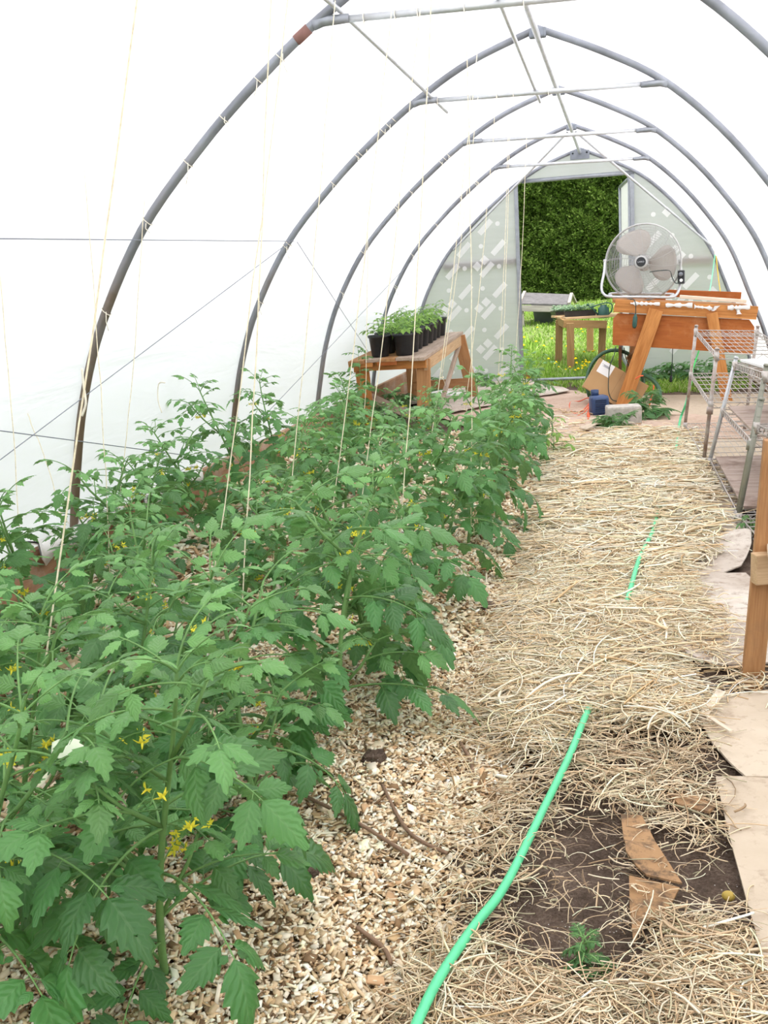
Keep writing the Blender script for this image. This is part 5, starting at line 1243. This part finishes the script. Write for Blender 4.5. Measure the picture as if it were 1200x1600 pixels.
for i, (u, v, w_, h_) in enumerate(((690, 622, .30, .22), (660, 632, .25, .3), (715, 606, .3, .2), (630, 650, .3, .25))):
    p = G(u, v); sheet_obj('paper_scrap', [(p.x - w_, p.y - h_), (p.x + w_ * .8, p.y - h_ * .8), (p.x + w_, p.y + h_), (p.x - w_ * .7, p.y + h_ * .8)], .03 + .004 * i, (M['white_plastic'], M['card_grey'], M['card_pink'], M['white_plastic'])[i], ('white film scrap on the floor behind the pot table diagonal', 'grey cardboard scrap under the pot table', 'pinkish cardboard scrap by the far right leg of the pot table', 'white film scrap by the front right leg of the pot table')[i], 'scrap', curl=[(p.x, p.y, .3, .05)], seed=30 + i)
# mint hose along the path, sinking under the straw in places
hp = [((1078, 600), .32), ((1072, 630), .2), ((1063, 655), .06), ((1058, 690), .06), ((1053, 722), .055), ((1046, 752), .025), ((1030, 795), .05), ((1020, 830), .06), ((1000, 870), .065), ((985, 920), .062), ((972, 965), .05), ((955, 1010), .02), ((941, 1045), .045), ((930, 1085), .015), ((912, 1125), .05), ((890, 1180), .04), ((850, 1262), .035), ((790, 1382), .035), ((740, 1448), .05), ((690, 1522), .062), ((655, 1590), .065), ((600, 1720), .065)]
b = MB(); b.tube(spline3([G(u, v, z) for (u, v), z in hp], 8), .0098, 10)
gw = b.build('garden_hose', M['hose_mint'], smooth=True); tag(gw, 'mint green garden hose running along the straw path, partly buried', 'hose')
b = MB(); b.tube([A(1080, 602, 9.6), A(1083, 575, 9.8), A(1092, 548, 10.1)], .006, 7); tag(b.build('hanging_twine', M['green_cord'], smooth=True), 'bright green cord hanging behind the rusty rack', 'cord')
b = MB(); b.tube(spline3([G(735, 978, .05), G(760, 990, .03), G(790, 1015, .03), G(850, 1045, .03), G(905, 1070, .02)], 6), [.003] * 25, 6); tag(b.build('dry_stalk', plain('dry_stalk', (.62, .44, .18), .8), smooth=True), 'long golden dry stalk between the leaves and the path', 'stalk')
for i, (u0, v0, u1, v1, w_) in enumerate(((1098, 1118, 1127, 1080, .028), (1107, 1120, 1143, 1143, .014), (1034, 1010, 1050, 966, .02))):
    p0, p1 = G(u0, v0, .045), G(u1, v1, .055); o = board('splinter', p0, p1, w_, .006, M['plywood']); tag(o, ('broad pale wood splinter by the foot of the stand', 'slim pale wood splinter lying on the right cardboard sheet', 'pale papery splinter on the straw left of the greyed sheet')[i], 'splinter')
for i, pts in enumerate(([(480, 1290), (560, 1330), (640, 1365)], [(600, 1270), (640, 1330), (700, 1350)], [(560, 1480), (600, 1500), (612, 1520)], [(720, 1180), (735, 1200), (740, 1225)])):
    p = [G(u, v) for u, v in pts]; p = [V((q.x, q.y, float(mulch_h(np.array([q.x]), np.array([q.y]))[0]) + .03)) for q in p]
    b = MB(); b.tube(spline3(p, 6), .0045, 6); tag(b.build('twig', plain('twig_bark', (.22, .14, .09), .9), smooth=True), ('long thin brown twig on the chips below the leaves', 'brown twig on the chips nearer to the hose', 'short brown twig low on the chips near the bottom edge', 'short dark twig at the edge of chips and straw')[i], 'twig', 'twigs on the wood chips')
for i, (u, v, s) in enumerate(((587, 1224, .03), (470, 1400, .04), (860, 748, .05), (800, 965, .04), (765, 970, .03))):
    p = G(u, v); bm = bmesh.new(); bmesh.ops.create_icosphere(bm, subdivisions=3, radius=s); rs = random.Random(i)
    ph = [rs.uniform(0, 6) for _ in range(4)]
    for q in bm.verts: q.co *= 1 + .22 * math.sin(q.co.x / s * 5 + ph[0]) * math.sin(q.co.y / s * 4 + ph[1]) + .15 * math.sin(q.co.z / s * 9 + ph[2]); q.co.z *= .6
    me = bpy.data.meshes.new('soil_clod'); bm.to_mesh(me); bm.free()
    o = link('soil_clod', me, M['soil'], None, Matrix.Translation((p.x, p.y, float(mulch_h(np.array([p.x]), np.array([p.y]))[0]) + .025)), smooth=True); tag(o, ('dark soil clod on the chips below the leaves', 'dark soil clod under the lowest leaves', 'dark soil clod by the far end of the bed', 'dark soil clod at the path edge right of the leaves', 'small dark soil clod between leaves and path')[i], 'clod', 'soil clods on the chips')
p = G(1138, 1408); bm = bmesh.new(); bmesh.ops.create_icosphere(bm, subdivisions=3, radius=.011)
for q in bm.verts: q.co.x *= 1.25
me = bpy.data.meshes.new('pebble'); bm.to_mesh(me); bm.free(); tag(link('pebble', me, plain('ochre_pebble', (.42, .30, .06), .6), None, Matrix.Translation((p.x, p.y, .012)), smooth=True), 'small ochre pebble on the soil beside the right cardboard', 'pebble')
# weeds: feathery tufts
def weed(name, label, u, v, H, n, L, seed, z=0, cat='weed', group=None, xyz=None, pairs=7, width=.30):
    p = xyz if xyz else G(u, v, z); return make_small(name, seed, H, n, L, 'weed_leaf', label, cat, p, group, width, pairs, (5, 60), .30, 8, .1)
gW = 'feathery weeds on the floor'
weed('fern_weed', 'feathery green weed in front of the concrete block', 968, 676, .13, 20, .20, 51, group=gW)
weed('fern_weed', 'feathery green weed left of the concrete block', 948, 668, .10, 16, .18, 52, group=gW)
weed('fern_weed', 'feathery green weed right of the concrete block beside the hose loop', 1008, 656, .20, 22, .28, 53, group=gW)
weed('fern_weed', 'small feathery weed on the dark soil near the bottom edge', 912, 1500, .05, 12, .055, 54, group=gW)
weed('fern_weed', 'tiny broad weed sprouting in the straw below the soil patch', 940, 1530, .03, 6, .05, 55, group=gW)
weed('fern_weed', 'small green weed under the leaning rack beside the curled sheet', 1172, 838, .08, 9, .13, 56, group=gW)
for i, (x, y, lab) in enumerate(((-2.3, 10.0, 'low weed under the pot table by the left plank'), (-2.38, 10.7, 'low weed under the far half of the pot table'), (-2.40, 9.35, 'low weed at the left front leg of the pot table'), (-2.30, 12.3, 'low weed at the foot of the left end sheet'), (-1.65, 12.4, 'low weed by the sill left of the doorway'))):
    weed('ground_weed', lab, 0, 0, .16, 18, .26, 60 + i, group='weeds along the left plank', xyz=V((x, y, 0)), pairs=3, width=.45)
for i, (x, y, h) in enumerate(((.35, 12.45, .12), (.62, 12.5, .16), (.92, 12.4, .15), (1.15, 12.2, .14))):
    weed('ground_weed', ('leftmost', 'second', 'third', 'rightmost')[i] + ' low green weed along the right end sheet behind the bench', 0, 0, h, 20, .30, 70 + i, group='weeds along the right end sheet', xyz=V((x, y, 0)), pairs=3, width=.45)

# ================================================================== LIGHT
w = bpy.data.worlds.new('sky'); scn.world = w; w.use_nodes = True; nt = w.node_tree; nt.nodes.clear()
bg = nt.nodes.new('ShaderNodeBackground'); wo = nt.nodes.new('ShaderNodeOutputWorld'); tc = nt.nodes.new('ShaderNodeTexCoord'); sep = nt.nodes.new('ShaderNodeSeparateXYZ')
rp = nt.nodes.new('ShaderNodeValToRGB'); e = rp.color_ramp.elements
e[0].position = .0; e[0].color = (.20, .22, .26, 1); e[1].position = 1.0; e[1].color = (.96, .98, 1.0, 1)
nt.links.new(tc.outputs['Generated'], sep.inputs[0]); nt.links.new(sep.outputs[2], rp.inputs[0]); nt.links.new(rp.outputs[0], bg.inputs[0]); nt.links.new(bg.outputs[0], wo.inputs[0])
bg.inputs[1].default_value = 2.0
sd = bpy.data.lights.new('hazy_sun', 'SUN'); sd.energy = 5.0; sd.angle = math.radians(28); sd.color = (1, .94, .85)
so = bpy.data.objects.new('hazy_sun', sd); COL.objects.link(so); so.rotation_euler = Euler((math.radians(14), math.radians(20), 0))
scn.view_settings.view_transform = 'Standard'; scn.view_settings.look = 'None'; scn.view_settings.gamma = 1.0; scn.view_settings.use_curve_mapping = False
scn.view_settings.exposure = .50
c = scn.cycles
c.max_bounces = 9; c.diffuse_bounces = 5; c.glossy_bounces = 3; c.transmission_bounces = 6; c.transparent_max_bounces = 12
c.sample_clamp_indirect = 6.0
try:
    c.use_denoising = True; c.denoiser = 'OPENIMAGEDENOISE'
except Exception: pass
